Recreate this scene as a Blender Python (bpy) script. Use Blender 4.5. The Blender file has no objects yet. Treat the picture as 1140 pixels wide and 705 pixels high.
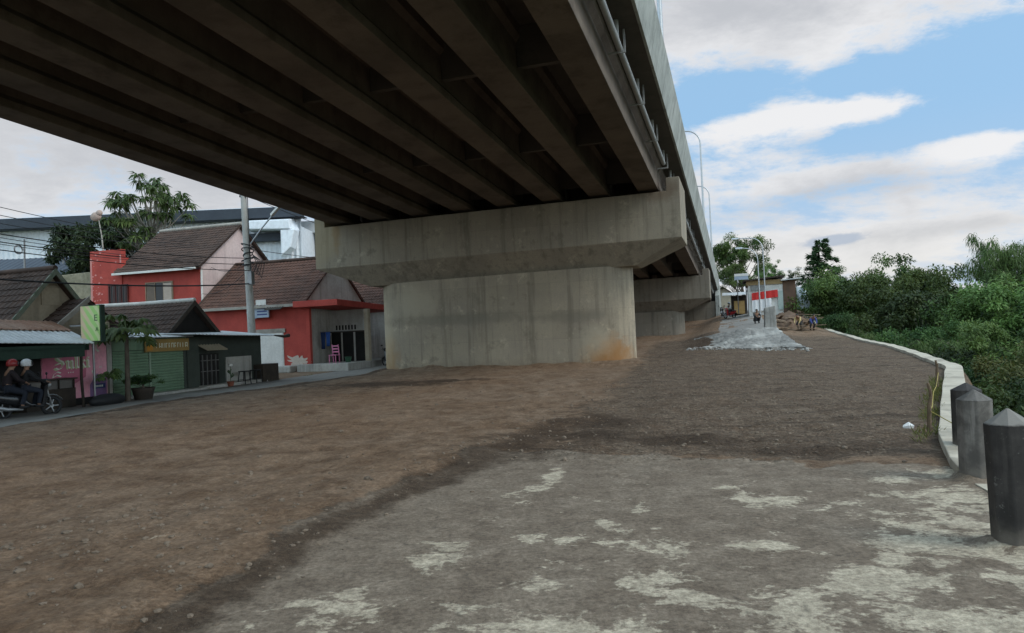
import bpy, bmesh, math, random
import numpy as np
from mathutils import Vector, Matrix
R = math.radians
random.seed(7)
RNG = np.random.default_rng(11)
SC = bpy.context.scene
COL = SC.collection

# ------------------------------------------------------------------ camera
PSI = R(16.746)                       # the road and the bridge run at this yaw
cam_d = bpy.data.cameras.new('camera'); cam = bpy.data.objects.new('camera', cam_d); COL.objects.link(cam)
cam_d.sensor_width = 36.0; cam_d.lens = 36.0 * 823.0 / 1140.0
cam_d.clip_start = 0.05; cam_d.clip_end = 6000
pitch, roll = R(1.2), R(2.5)
Rm = Vector((1, 0, 0)); Fm = Vector((0, math.cos(pitch), math.sin(pitch))); Um = Rm.cross(Fm)
right = math.cos(roll) * Rm - math.sin(roll) * Um
up = math.sin(roll) * Rm + math.cos(roll) * Um
M = Matrix((right, up, -Fm)).transposed().to_4x4()
M.translation = Vector((0, 0, 1.6))
cam.matrix_world = M
SC.camera = cam

# ------------------------------------------------------------------ sky, sun, exposure
SC.view_settings.view_transform = 'Standard'
try: SC.view_settings.look = 'None'
except Exception: pass
SC.view_settings.exposure = EXPOSURE = 0.40
SC.view_settings.gamma = 1.0
SUN_EL, SUN_AZ = R(42), R(118)        # azimuth clockwise from +Y: behind the viewer's right shoulder
w = bpy.data.worlds.new('World'); SC.world = w; w.use_nodes = True
nt = w.node_tree; N = nt.nodes; L = nt.links
for n in list(N): N.remove(n)
def mathn(nt, op, a, b=None, c=None, clamp=False):
    n = nt.nodes.new('ShaderNodeMath'); n.operation = op; n.use_clamp = clamp
    for i, x in enumerate((a, b, c)):
        if x is None: continue
        if isinstance(x, (int, float)): n.inputs[i].default_value = x
        else: nt.links.new(x, n.inputs[i])
    return n.outputs[0]
def smooth(nt, x, a, b, lo=0.0, hi=1.0):
    n = nt.nodes.new('ShaderNodeMapRange'); n.interpolation_type = 'SMOOTHSTEP'
    nt.links.new(x, n.inputs[0])
    for i, q in enumerate((a, b, lo, hi)): n.inputs[i + 1].default_value = q
    return n.outputs[0]
def mixc(nt, f, a, b):
    n = nt.nodes.new('ShaderNodeMix'); n.data_type = 'RGBA'
    if isinstance(f, (int, float)): n.inputs['Factor'].default_value = f
    else: nt.links.new(f, n.inputs['Factor'])
    for k, x in (('A', a), ('B', b)):
        s = [i for i in n.inputs if i.name == k and i.type == 'RGBA'][0]
        if isinstance(x, tuple): s.default_value = (*x, 1) if len(x) == 3 else x
        else: nt.links.new(x, s)
    return [o for o in n.outputs if o.type == 'RGBA'][0]
def noise(nt, vec, scale, detail=4, rough=.55, dist=0.0):
    n = nt.nodes.new('ShaderNodeTexNoise'); n.inputs['Scale'].default_value = scale
    n.inputs['Detail'].default_value = detail; n.inputs['Roughness'].default_value = rough
    n.inputs['Distortion'].default_value = dist
    if vec is not None: nt.links.new(vec, n.inputs['Vector'])
    return n.outputs[0]
def vmath(nt, op, a, b=None):
    n = nt.nodes.new('ShaderNodeVectorMath'); n.operation = op
    for i, x in enumerate((a, b)):
        if x is None: continue
        if isinstance(x, (tuple, Vector)): n.inputs[i].default_value = tuple(x)
        else: nt.links.new(x, n.inputs[i])
    return n.outputs[1] if op in ('DOT_PRODUCT', 'LENGTH') else n.outputs[0]

out = N.new('ShaderNodeOutputWorld'); bg = N.new('ShaderNodeBackground'); L.new(bg.outputs[0], out.inputs[0])
bg.inputs['Strength'].default_value = 0.10
sky = N.new('ShaderNodeTexSky'); sky.sky_type = 'NISHITA'; sky.sun_disc = False
sky.sun_elevation = SUN_EL; sky.sun_rotation = SUN_AZ; sky.air_density = 1.0; sky.dust_density = 1.2
tc = N.new('ShaderNodeTexCoord'); D = tc.outputs['Generated']
sep = N.new('ShaderNodeSeparateXYZ'); L.new(D, sep.inputs[0]); DZ = sep.outputs[2]
inv = mathn(nt, 'DIVIDE', 1.0, mathn(nt, 'ADD', mathn(nt, 'MAXIMUM', DZ, 0.0), 0.16))
sc_ = N.new('ShaderNodeVectorMath'); sc_.operation = 'SCALE'; L.new(D, sc_.inputs[0]); L.new(inv, sc_.inputs['Scale'])
PV = sc_.outputs[0]                                   # the cloud deck seen in perspective
mp = N.new('ShaderNodeMapping'); L.new(PV, mp.inputs[0])
mp.inputs['Rotation'].default_value = (0, 0, R(-25)); mp.inputs['Scale'].default_value = (0.85, 1.25, 0.6)
n1 = noise(nt, mp.outputs[0], 1.9, 12, .66, .15)
mp2 = N.new('ShaderNodeMapping'); L.new(D, mp2.inputs[0]); mp2.inputs['Scale'].default_value = (1.0, 1.0, 2.6)
n2 = noise(nt, mp2.outputs[0], 7.0, 12, .68, .15)
n3 = noise(nt, PV, 1.1, 6, .55, .2)
def dirv(az, el):
    a, e = R(az), R(el)
    return Vector((math.sin(a) * math.cos(e), math.cos(a) * math.cos(e), math.sin(e)))
def blob(az, el, sx, sy, rot=0.0):
    """soft elliptical patch of the sky dome, degrees; rot tilts its long axis"""
    c = dirv(az, el); T = Vector((math.cos(R(az)), -math.sin(R(az)), 0)); B = c.cross(T) * -1
    if B.z < 0: B = -B
    T2 = T * math.cos(R(rot)) + B * math.sin(R(rot)); B2 = B * math.cos(R(rot)) - T * math.sin(R(rot))
    d = vmath(nt, 'SUBTRACT', D, c)
    a = mathn(nt, 'DIVIDE', vmath(nt, 'DOT_PRODUCT', d, T2), math.sin(R(sx)))
    b = mathn(nt, 'DIVIDE', vmath(nt, 'DOT_PRODUCT', d, B2), math.sin(R(sy)))
    r2 = mathn(nt, 'ADD', mathn(nt, 'MULTIPLY', a, a), mathn(nt, 'MULTIPLY', b, b))
    return mathn(nt, 'EXPONENT', mathn(nt, 'MULTIPLY', r2, -1.0))
def addup(items):
    s = None
    for wgt, x in items:
        t = mathn(nt, 'MULTIPLY', x, wgt)
        s = t if s is None else mathn(nt, 'ADD', s, t)
    return s
#@SKYBLOBS
cover = addup([(0.55, n1), (1.05, n2),
    (0.36, blob(19, 21.8, 14, 3.0, -7)),         # big grey cloud across the top
    (0.20, blob(22.6, 16.8, 3.4, 1.5, 40)),      # its ragged tail
    (-0.34, blob(17.2, 16.9, 3.2, 1.1, 4)),      # blue gaps
    (-0.46, blob(27, 16.5, 5.0, 1.0, -2)),
    (-0.42, blob(34, 14.9, 4.5, 2.2, 0)),
    (0.38, blob(23.5, 14.3, 8.5, .85, 1)),       # white streak
    (-0.36, blob(28.5, 12.2, 6.5, .7, 0)),
    (0.42, blob(32.6, 10.7, 3.2, 1.0, 0)),       # puffs at the right edge
    (0.22, blob(21.5, 9.6, 5.5, 1.1, 8)),
    (0.05, blob(19, 11.8, 5, 1.4, 0)),
    (0.30, blob(28, 5.0, 18, 2.0, 2)),           # low bank
    (0.26, blob(-27, 13, 20, 9, 0))])
cov = smooth(nt, cover, 0.73, 1.02)
shade = smooth(nt, addup([(0.45, n3), (0.75, n2), (0.30, blob(17, 22.5, 9, 2.3, -7)), (0.22, blob(22.5, 8.9, 5.5, .8, 8)), (0.22, blob(31, 5.6, 7, .7, 2)), (0.26, blob(-28, 13, 20, 6, 0)), (-.28, blob(23.5, 14.2, 9, 1.0, 1)), (-.2, blob(32.6, 10.6, 3.5, 1.0, 0))]), .48, .98)
ccol = mixc(nt, shade, (6.35, 6.4, 6.55), (4.0, 4.15, 4.45))
hor = smooth(nt, DZ, 0.0, 0.16, 1.0, 0.0)
ccol = mixc(nt, mathn(nt, 'MULTIPLY', hor, .55), ccol, (5.7, 5.5, 5.0))
dk = blob(23.6, 5.5, 2.6, .55, 3); dk2 = smooth(nt, mathn(nt, 'ADD', mathn(nt, 'MULTIPLY', dk, .9), mathn(nt, 'MULTIPLY', n2, 1.6)), 1.18, 1.5)
ccol = mixc(nt, mathn(nt, 'MULTIPLY', dk2, .8), ccol, (3.2, 3.75, 4.6))
blue = mixc(nt, .9, sky.outputs[0], (2.5, 4.25, 6.3))
haze = mixc(nt, smooth(nt, DZ, 0.04, 0.26, .75, 0.0), blue, (3.9, 4.75, 5.9))
final = mixc(nt, cov, haze, ccol)
# brightness added to the unseen sky behind the viewer, to fill the facing walls
sdy = N.new('ShaderNodeSeparateXYZ'); L.new(D, sdy.inputs[0])
gain = mixc(nt, smooth(nt, mathn(nt, 'MULTIPLY', sdy.outputs[1], -1.0), -.74, .20), (1, 1, 1), (2.35, 2.20, 1.92))
side = addup([(1.9, blob(-88, 32, 26, 22, 0)), (.9, blob(106, 30, 30, 22, 0))])     # bright patches added to the unseen sky on both flanks, lighting the pier ends
sv = N.new('ShaderNodeVectorMath'); sv.operation = 'SCALE'; sv.inputs[0].default_value = (1.0, .95, .84); L.new(side, sv.inputs['Scale'])
gain = vmath(nt, 'ADD', gain, sv.outputs[0])
gs_ = N.new('ShaderNodeVectorMath'); gs_.operation = 'MULTIPLY'; L.new(final, gs_.inputs[0]); L.new(gain, gs_.inputs[1])
L.new(gs_.outputs[0], bg.inputs['Color'])

sun_d = bpy.data.lights.new('sun', 'SUN'); sun_d.energy = 1.1; sun_d.angle = R(24); sun_d.color = (1, .95, .87)
sun = bpy.data.objects.new('sun', sun_d); COL.objects.link(sun)
sd = dirv(math.degrees(SUN_AZ), math.degrees(SUN_EL))
sun.rotation_euler = sd.to_track_quat('Z', 'Y').to_euler(); sun.location = (30, -20, 60)

# ------------------------------------------------------------------ helpers: coordinates are (v, u, z): v right of the road axis, u along it
CP, SP = math.cos(PSI), math.sin(PSI)
def W(v, u, z=0.0): return Vector((v * CP + u * SP, -v * SP + u * CP, z))

class MB:
    def __init__(s): s.v = []; s.f = []; s.m = []; s.sm = []
    def add(s, verts, faces, mi=0, smooth=False):
        o = len(s.v); s.v += [tuple(p) for p in verts]
        for f in faces: s.f.append([i + o for i in f]); s.m.append(mi); s.sm.append(smooth)
        return s
    def box(s, a, b, c, d, e, f, mi=0):          # v0 v1 u0 u1 z0 z1
        s.add([(a,c,e),(b,c,e),(b,d,e),(a,d,e),(a,c,f),(b,c,f),(b,d,f),(a,d,f)],
              [(0,3,2,1),(4,5,6,7),(0,1,5,4),(1,2,6,5),(2,3,7,6),(3,0,4,7)], mi); return s
    def hexa(s, p, mi=0):                          # eight corners, bottom four then top four
        s.add(p, [(0,3,2,1),(4,5,6,7),(0,1,5,4),(1,2,6,5),(2,3,7,6),(3,0,4,7)], mi); return s
    def quad(s, *p, mi=0): s.add(p, [tuple(range(len(p)))], mi); return s
    def slab(s, p, t, mi=0):                       # polygon p given thickness t against its normal
        p = [Vector(q) for q in p]; n = (p[1]-p[0]).cross(p[2]-p[0]).normalized(); k = len(p)
        q = [x - n * t for x in p]
        fs = [tuple(range(k)), tuple(range(2*k-1, k-1, -1))] + [(i, i+k, (i+1)%k+k, (i+1)%k) for i in range(k)]
        s.add(p + q, fs, mi); return s
    def prism(s, prof, a, b, axis='u', mi=0):      # profile extruded along u (prof = (v,z)) or v (prof = (u,z)) or z (prof=(v,u))
        k = len(prof)
        def P(q, t): return (q[0], t, q[1]) if axis == 'u' else ((t, q[0], q[1]) if axis == 'v' else (q[0], q[1], t))
        s.add([P(q, a) for q in prof] + [P(q, b) for q in prof],
              [tuple(range(k))[::-1], tuple(range(k, 2*k))] + [(i, (i+1)%k, (i+1)%k+k, i+k) for i in range(k)], mi); return s
    def tube(s, pts, r, n=8, mi=0, cap=True, smooth=True):
        pts = [Vector(p) for p in pts]; k = len(pts)
        rs = [r]*k if isinstance(r, (int, float)) else list(r)
        vs = []; ref = None
        for i, p in enumerate(pts):
            t = (pts[min(i+1, k-1)] - pts[max(i-1, 0)]).normalized()
            if ref is None: ref = t.orthogonal().normalized()
            ref = (ref - t * ref.dot(t)).normalized() if (ref - t*ref.dot(t)).length > 1e-5 else t.orthogonal().normalized()
            b = t.cross(ref)
            for j in range(n):
                a = 2*math.pi*j/n; vs.append(p + (ref*math.cos(a) + b*math.sin(a)) * rs[i])
        fs = [(i*n+j, i*n+(j+1)%n, (i+1)*n+(j+1)%n, (i+1)*n+j) for i in range(k-1) for j in range(n)]
        s.add(vs, fs, mi, smooth)
        if cap:
            s.add(vs[:n], [tuple(range(n))[::-1]], mi); s.add(vs[-n:], [tuple(range(n))], mi)
        return s
    def lathe(s, prof, n=16, mi=0, c=(0,0,0), smooth=True, axis='z'):
        vs = []
        for r, h in prof:
            for j in range(n):
                a = 2*math.pi*j/n; x, y = r*math.cos(a), r*math.sin(a)
                q = (x, y, h) if axis == 'z' else ((h, x, y) if axis == 'v' else (x, h, y))
                vs.append((c[0]+q[0], c[1]+q[1], c[2]+q[2]))
        k = len(prof)
        fs = [(i*n+j, i*n+(j+1)%n, (i+1)*n+(j+1)%n, (i+1)*n+j) for i in range(k-1) for j in range(n)]
        s.add(vs, fs, mi, smooth)
        s.add(vs[:n], [tuple(range(n))[::-1]], mi); s.add(vs[-n:], [tuple(range(n))], mi); return s
    def ell(s, c, r, n=12, m=8, mi=0):
        prof = []
        vs = []; fs = []
        for i in range(m+1):
            t = math.pi*i/m
            for j in range(n):
                a = 2*math.pi*j/n
                vs.append((c[0]+r[0]*math.sin(t)*math.cos(a), c[1]+r[1]*math.sin(t)*math.sin(a), c[2]-r[2]*math.cos(t)))
        for i in range(m):
            for j in range(n): fs.append((i*n+j, i*n+(j+1)%n, (i+1)*n+(j+1)%n, (i+1)*n+j))
        s.add(vs, fs, mi, True); return s
    def mesh(s, name, mats, off=(0,0,0)):
        me = bpy.data.meshes.new(name)
        o = off; me.from_pydata([(p[0]-o[0], p[1]-o[1], p[2]-o[2]) for p in s.v], [], s.f)
        for m in (mats if isinstance(mats, (list, tuple)) else [mats]): me.materials.append(m)
        me.polygons.foreach_set('material_index', s.m)
        me.polygons.foreach_set('use_smooth', s.sm)
        me.update(); return me
def tag(o, label=None, cat=None, group=None, kind=None):
    if label: o['label'] = label
    if cat: o['category'] = cat
    if group: o['group'] = group
    if kind: o['kind'] = kind
    return o
BASE = {}
def thing(name, label, cat, base=(0,0,0), group=None, rz=0.0):
    o = bpy.data.objects.new(name, None); COL.objects.link(o); o.empty_display_size = .3
    o.location = W(*base); o.rotation_euler = (0, 0, -PSI + rz); BASE[o.name] = base
    return tag(o, label, cat, group)
def part(name, mb, mats, parent, label=None, bevel=0.0, local=False, root=None):
    """one mesh object under its thing (or under a part: root = the thing)"""
    b = (0,0,0) if local else BASE[(root or parent).name]
    o = bpy.data.objects.new(name, mb.mesh(name, mats, b)); COL.objects.link(o); o.parent = parent
    if label: o['label'] = label
    if bevel: add_bevel(o, bevel)
    return o
def add_bevel(o, wd, seg=2):
    m = o.modifiers.new('bevel', 'BEVEL'); m.width = wd; m.segments = seg; m.limit_method = 'ANGLE'; m.angle_limit = R(40)
def single(name, mb, mats, base, label=None, cat=None, group=None, kind=None, bevel=0.0, local=False):
    o = bpy.data.objects.new(name, mb.mesh(name, mats, (0,0,0) if local else base)); COL.objects.link(o)
    o.location = W(*base); o.rotation_euler = (0, 0, -PSI); BASE[o.name] = base
    if bevel: add_bevel(o, bevel)
    return tag(o, label, cat, group, kind)
def copy_tree(o, parent=None):
    c = o.copy(); COL.objects.link(c)
    if parent is not None: c.parent = parent
    for ch in list(o.children): copy_tree(ch, c)
    return c

# ------------------------------------------------------------------ materials
def newmat(name):
    m = bpy.data.materials.new(name); m.use_nodes = True
    t = m.node_tree; b = t.nodes['Principled BSDF']
    return m, t, b
def pmat(name, col, col2=None, rough=.8, scale=2.0, bump=.15, bscale=30.0, streak=0.0, streakcol=(.06,.055,.045), speck=0.0, metal=0.0, spec=.3, grime=0.0, coords='Object', bdist=.02):
    """weathered surface: two tones in clouds, fine mottling, optional runs of dirt downwards and grime blotches"""
    m, t, b = newmat(name)
    tcn = t.nodes.new('ShaderNodeTexCoord'); V = tcn.outputs[coords]
    geo = t.nodes.new('ShaderNodeObjectInfo')
    off = t.nodes.new('ShaderNodeVectorMath'); off.operation = 'MULTIPLY_ADD'
    cmb = t.nodes.new('ShaderNodeCombineXYZ')
    for i in range(3): t.links.new(geo.outputs['Random'], cmb.inputs[i])
    t.links.new(cmb.outputs[0], off.inputs[0]); off.inputs[1].default_value = (17, 29, 11); t.links.new(V, off.inputs[2])
    V = off.outputs[0]
    c2 = col2 or tuple(x * .68 for x in col)
    a = smooth(t, noise(t, V, scale, 6, .6), .32, .68)
    c = mixc(t, a, col, c2)
    f = noise(t, V, scale * 9, 5, .65)
    c = mixc(t, smooth(t, f, .35, .75, 0, .45), c, tuple(x * .6 for x in col))
    if streak:
        mpn = t.nodes.new('ShaderNodeMapping'); t.links.new(V, mpn.inputs[0]); mpn.inputs['Scale'].default_value = (1, 1, .07)
        s_ = smooth(t, noise(t, mpn.outputs[0], 2.6, 5, .62), .47, .72)
        c = mixc(t, mathn(t, 'MULTIPLY', s_, streak), c, streakcol)
    if grime:
        g = smooth(t, noise(t, V, scale * .6 + .4, 7, .65, .6), .5, .66)
        c = mixc(t, mathn(t, 'MULTIPLY', g, grime), c, tuple(x * .35 for x in col))
    if speck:
        sp = smooth(t, noise(t, V, 60, 2, .5), .62, .7)
        c = mixc(t, mathn(t, 'MULTIPLY', sp, speck), c, tuple(min(.9, x * 2.2) for x in col))
    t.links.new(c, b.inputs['Base Color'])
    b.inputs['Roughness'].default_value = rough; b.inputs['Metallic'].default_value = metal
    b.inputs['Specular IOR Level'].default_value = spec
    if bump:
        bn = t.nodes.new('ShaderNodeBump'); bn.inputs['Strength'].default_value = bump; bn.inputs['Distance'].default_value = bdist
        t.links.new(noise(t, V, bscale, 6, .65), bn.inputs['Height']); t.links.new(bn.outputs[0], b.inputs['Normal'])
    return m
def flat(name, col, rough=.5, metal=0.0, emit=0.0):
    m = pmat(name, col, tuple(x*.85 for x in col), rough=rough, scale=3, bump=.05, metal=metal)
    if emit:
        b = m.node_tree.nodes['Principled BSDF']; b.inputs['Emission Color'].default_value = (*col, 1); b.inputs['Emission Strength'].default_value = emit
    return m

def concrete(name, col, warm, streak=.5, rust_and_light=None, bands=True, panel=1.2, dark=.5):
    """cast concrete: lift lines, panel tone changes, dirt runs, damp base, optional rusty stains and painted side light at given spots (object space)"""
    m, t, b = newmat(name)
    V = t.nodes.new('ShaderNodeTexCoord').outputs['Object']
    big = smooth(t, noise(t, V, .55, 8, .66), .35, .65)
    c = mixc(t, big, col, warm)
    if bands:
        # shutter panels: blocks with slightly differing tone
        mpb = t.nodes.new('ShaderNodeMapping'); t.links.new(V, mpb.inputs[0]); mpb.inputs['Scale'].default_value = (1/2.9, .0, 1/panel)
        sn = t.nodes.new('ShaderNodeVectorMath'); sn.operation = 'FLOOR'; t.links.new(mpb.outputs[0], sn.inputs[0])
        wn = t.nodes.new('ShaderNodeTexWhiteNoise'); wn.noise_dimensions = '3D'; t.links.new(sn.outputs[0], wn.inputs['Vector'])
        c = mixc(t, mathn(t, 'MULTIPLY', wn.outputs['Value'], .26), c, tuple(x * .50 for x in col))
        fr = t.nodes.new('ShaderNodeVectorMath'); fr.operation = 'FRACTION'; t.links.new(mpb.outputs[0], fr.inputs[0])
        sx = t.nodes.new('ShaderNodeSeparateXYZ'); t.links.new(fr.outputs[0], sx.inputs[0])
        line = mathn(t, 'MAXIMUM', smooth(t, sx.outputs[0], .0, .015, .35, 0), smooth(t, sx.outputs[2], .0, .02, 1, 0))
        ln = mathn(t, 'MULTIPLY', line, mathn(t, 'MULTIPLY', noise(t, V, 1.3, 3), .55))
        c = mixc(t, ln, c, tuple(x * .3 for x in col))
    mps = t.nodes.new('ShaderNodeMapping'); t.links.new(V, mps.inputs[0]); mps.inputs['Scale'].default_value = (1.4, 1.4, .09)
    s_ = smooth(t, noise(t, mps.outputs[0], 1.7, 7, .68), .48, .68)
    c = mixc(t, mathn(t, 'MULTIPLY', s_, streak), c, tuple(x * .30 for x in col))
    s2 = smooth(t, noise(t, mps.outputs[0], 5.5, 5, .6), .55, .74)
    c = mixc(t, mathn(t, 'MULTIPLY', s2, streak * .6), c, tuple(x * .35 for x in col))
    bl = smooth(t, noise(t, V, 1.1, 10, .72), .52, .66)
    c = mixc(t, mathn(t, 'MULTIPLY', bl, dark), c, tuple(x * .50 for x in col))
    wl = smooth(t, noise(t, V, 1.3, 9, .72), .56, .70)
    c = mixc(t, mathn(t, 'MULTIPLY', wl, .6), c, tuple(min(.7, x * 1.5) for x in warm))
    f = smooth(t, noise(t, V, 26, 5, .7), .38, .7, 0, .4)
    c = mixc(t, f, c, tuple(x * .62 for x in col))
    for (p, sx_, sz_, k, rc) in (rust_and_light or []):
        d = vmath(t, 'MULTIPLY', vmath(t, 'SUBTRACT', V, p), (1/sx_, 1/sx_, 1/sz_))
        ln = vmath(t, 'LENGTH', d)
        q = smooth(t, mathn(t, 'ADD', ln, mathn(t, 'MULTIPLY', noise(t, V, 2.2, 6, .65), 1.3)), 1.0, 1.9, 1, 0)
        c = mixc(t, mathn(t, 'MULTIPLY', q, k), c, rc)
    t.links.new(c, b.inputs['Base Color']); b.inputs['Roughness'].default_value = .88; b.inputs['Specular IOR Level'].default_value = .2
    bn = t.nodes.new('ShaderNodeBump'); bn.inputs['Strength'].default_value = .25; bn.inputs['Distance'].default_value = .02
    t.links.new(noise(t, V, 14, 8, .7), bn.inputs['Height']); t.links.new(bn.outputs[0], b.inputs['Normal'])
    return m
DIRT_A, DIRT_B, DIRT_C, DIRT_D = (.200,.132,.086), (.240,.172,.122), (.125,.078,.048), (.270,.212,.16)
GRAV_A, GRAV_B, GRAV_C, GRAV_D = (.116,.080,.055), (.154,.113,.082), (.25,.20,.15), (.048,.034,.024)
ASPH_A, ASPH_B, ASPH_C = (.184,.147,.114), (.236,.194,.153), (.105,.086,.067)
PALE_A, PALE_B, PALE_C = (.53,.47,.37), (.42,.37,.29), (.26,.225,.175)
DAMP_C = (.052,.034,.022)
# ------------------------------------------------------------------ ground: one sheet out to the horizon
def vnoise(x, y, seed=0):
    xi = np.floor(x).astype(np.int64); yi = np.floor(y).astype(np.int64); xf = x - xi; yf = y - yi
    def h(a, b):
        n = (a * 374761393 + b * 668265263 + seed * 974634777) & 0x7fffffff
        n = ((n ^ (n >> 13)) * 1274126177) & 0x7fffffff
        return ((n ^ (n >> 16)) & 0xffff) / 65535.0
    sx = xf*xf*(3-2*xf); sy = yf*yf*(3-2*yf)
    return (h(xi,yi)*(1-sx)+h(xi+1,yi)*sx)*(1-sy) + (h(xi,yi+1)*(1-sx)+h(xi+1,yi+1)*sx)*sy
def fbm(x, y, oct=5, seed=0, gain=.5):
    s = 0; a = 1; t = 0
    for i in range(oct):
        s = s + a * vnoise(x * 2**i + 13.7*i, y * 2**i - 7.1*i, seed + i); t += a; a *= gain
    return s / t
def sstep(a, b, x):
    t = np.clip((x - a) / (b - a), 0, 1); return t*t*(3-2*t)
UK = np.array([-40, 0, 20, 30, 38, 45, 50, 58, 67, 80, 100, 118, 140, 400], float)
VK = np.array([-60, -20, -18.3, -16.6, -14, -4, -1.2, 2.3, 3.1, 5, 8.5], float)
ZK = np.array([
 [-.2, -.2, -.2, -.12, .15, .2, .3, .4, .6, 1.0, 2.0, 3.3, 3.5, 6],
 [-.2, -.2, -.2, -.18, -.05, .1, .2, .4, .6, 1.0, 2.0, 3.3, 3.5, 6],
 [-.2, -.2, -.2, -.18, -.08, .05, .15, .3, .6, 1.0, 2.0, 3.3, 3.5, 6],
 [-.05, -.05, -.08, -.10, -.05, .1, .2, .4, .7, 1.0, 2.0, 3.3, 3.5, 6],
 [.04, .04, .05, .02, 0, .1, .2, .45, .7, 1.0, 1.9, 3.3, 3.5, 6],
 [0, 0, 0, -.02, .05, .2, .35, .5, .75, 1.2, 2.1, 3.3, 3.5, 6],
 [0, 0, 0, 0, .1, .28, .8, 1.15, 1.5, 2.0, 2.7, 3.3, 3.5, 6],
 [0, 0, 0, 0, .1, .15, 1.05, 1.5, 1.8, 2.4, 3.0, 3.3, 3.5, 6],
 [0, 0, 0, 0, .1, .12, .3, .7, 1.5, 2.7, 3.1, 3.3, 3.5, 6],
 [0, 0, 0, 0, .1, .12, .15, .5, 1.3, 2.7, 3.1, 3.3, 3.5, 6],
 [0, 0, 0, 0, .1, .12, .15, .3, .5, 2.0, 3.0, 3.3, 3.5, 6]], float)
EDGE_U = np.array([-60, -10, 0, 5, 8.4, 10.7, 16.3, 23.8, 31, 40, 56, 66, 75, 82, 400], float)
EDGE_V = np.array([4.2, 3.2, 2.45, 2.2, 2.0, 2.42, 3.80, 5.68, 6.4, 6.9, 7.25, 6.8, 6.1, 6.6, 9.0], float)   # left edge of the river wall
def edge(u): return np.interp(u, EDGE_U, EDGE_V)
def base_z(v, u):
    iu = np.clip(np.searchsorted(UK, u) - 1, 0, len(UK)-2); iv = np.clip(np.searchsorted(VK, v) - 1, 0, len(VK)-2)
    fu = np.clip((u - UK[iu]) / (UK[iu+1]-UK[iu]), 0, 1); fv = np.clip((v - VK[iv]) / (VK[iv+1]-VK[iv]), 0, 1)
    fv = fv*fv*(3-2*fv)
    return (ZK[iv,iu]*(1-fu)+ZK[iv,iu+1]*fu)*(1-fv) + (ZK[iv+1,iu]*(1-fu)+ZK[iv+1,iu+1]*fu)*fv
DARK = np.array([(3.0,-3.15),(4.2,-3.35),(5.14,-3.45),(6.15,-3.42),(7.58,-3.35),(9.33,-3.25),(11.66,-3.0),(13.2,-2.6)])   # the damp step (u, v)
def seg_dist(u, v, pts):
    d = np.full(u.shape, 1e9); side = np.zeros(u.shape)
    for (a, b) in zip(pts[:-1], pts[1:]):
        e = b - a; t = np.clip(((u-a[0])*e[0] + (v-a[1])*e[1]) / (e@e), 0, 1)
        q = np.hypot(u - a[0] - t*e[0], v - a[1] - t*e[1])
        d = np.minimum(d, q)
    return d
ROAD_IN = lambda u: np.interp(u, [-40, 12, 16, 19, 24, 35, 45, 60, 140], [-15.6, -15.7, -16.8, -17.4, -17.2, -16.95, -17.1, -17.5, -17.5])
ROAD_OUT = lambda u: np.interp(u, [-40, 24, 30, 42, 60, 140], [-20.7, -20.9, -20.9, -20.2, -20.5, -20.5])
def ground_z(v, u, rough=True):
    v = np.asarray(v, float); u = np.asarray(u, float); v, u = np.broadcast_arrays(v, u)
    z = base_z(v, u)
    # the left half of the lot lies a little higher than the apron, ending in a ragged step
    sp = np.interp(u, DARK[:,0], DARK[:,1]) + .5*(fbm(u*.9, v*.9, 3, 5) - .5)
    lot = sstep(.35, -.35, v - sp) * sstep(16.5, 12, u) * sstep(-15.6, -14, v)
    z = z + .085 * lot
    e = edge(u)
    out_ = v - e - .35
    if rough:
        dirt = sstep(8.2, 10, u + 1.2*fbm(u, v, 3, 9)) + lot; dirt = np.clip(dirt, 0, 1) * sstep(ROAD_IN(u), ROAD_IN(u)+.8, v)
        far = 1/(1+u/30.0*(u>0))
        n = fbm(u*.55, v*.55, 5, 1) - .5
        nw_ = sstep(-.1, 1.2, e - v); dirt = dirt * (.25 + .75*nw_)
        z = z + dirt * (.11 * n + .075 * (fbm(u*2.2, v*2.2, 4, 2) - .5) + .034 * (fbm(u*9, v*9, 3, 3) - .5))
        z = z + (1-dirt) * .008 * (fbm(u*3, v*3, 3, 4) - .5)
        # wheel ruts
        rut = np.sin((v + .18*u - 1.6*fbm(u*.15, v*.2, 2, 8)) * 2.1); z = z + dirt * .018 * np.clip(rut, 0, 1)
        bank = np.exp(-((v - ROAD_IN(u) - .5)/.45)**2) * sstep(45, 30, u); z = z + bank * .07 * (fbm(u*.7, v*.7, 3, 12))
    # soil heaped against the pier and the bollards
    if rough:
        dp_ = np.hypot(np.maximum(np.abs(v+10.35)-6.0, 0), np.maximum(np.abs(u-33.1)-1.2, 0)); z = z + .16*np.exp(-(dp_/.55)**2)*(.3+1.2*fbm(u*1.1, v*1.1, 4, 61))
        for (bu, bv) in ((5.81,1.76),(8.09,2.16)): z = z + .05*np.exp(-((np.hypot(u-bu, v-bv)-.14)/.09)**2)*(.2+1.4*fbm(u*6, v*6, 3, 62))
    # under the road sheet
    under = sstep(ROAD_IN(u)+.35, ROAD_IN(u)-.1, v) * sstep(ROAD_OUT(u)-.6, ROAD_OUT(u)-.1, v); z = z - .05 * under
    # the river bank
    drop = sstep(0, 1.2, out_) * (2.8 + 4.4 * sstep(1, 14, out_)) * sstep(140, 70, u)
    z = z - drop
    far = sstep(120, 900, np.hypot(u, v)); z = z + far * 5 * (fbm(u*.004, v*.004, 4, 21) - .3)
    return z
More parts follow.
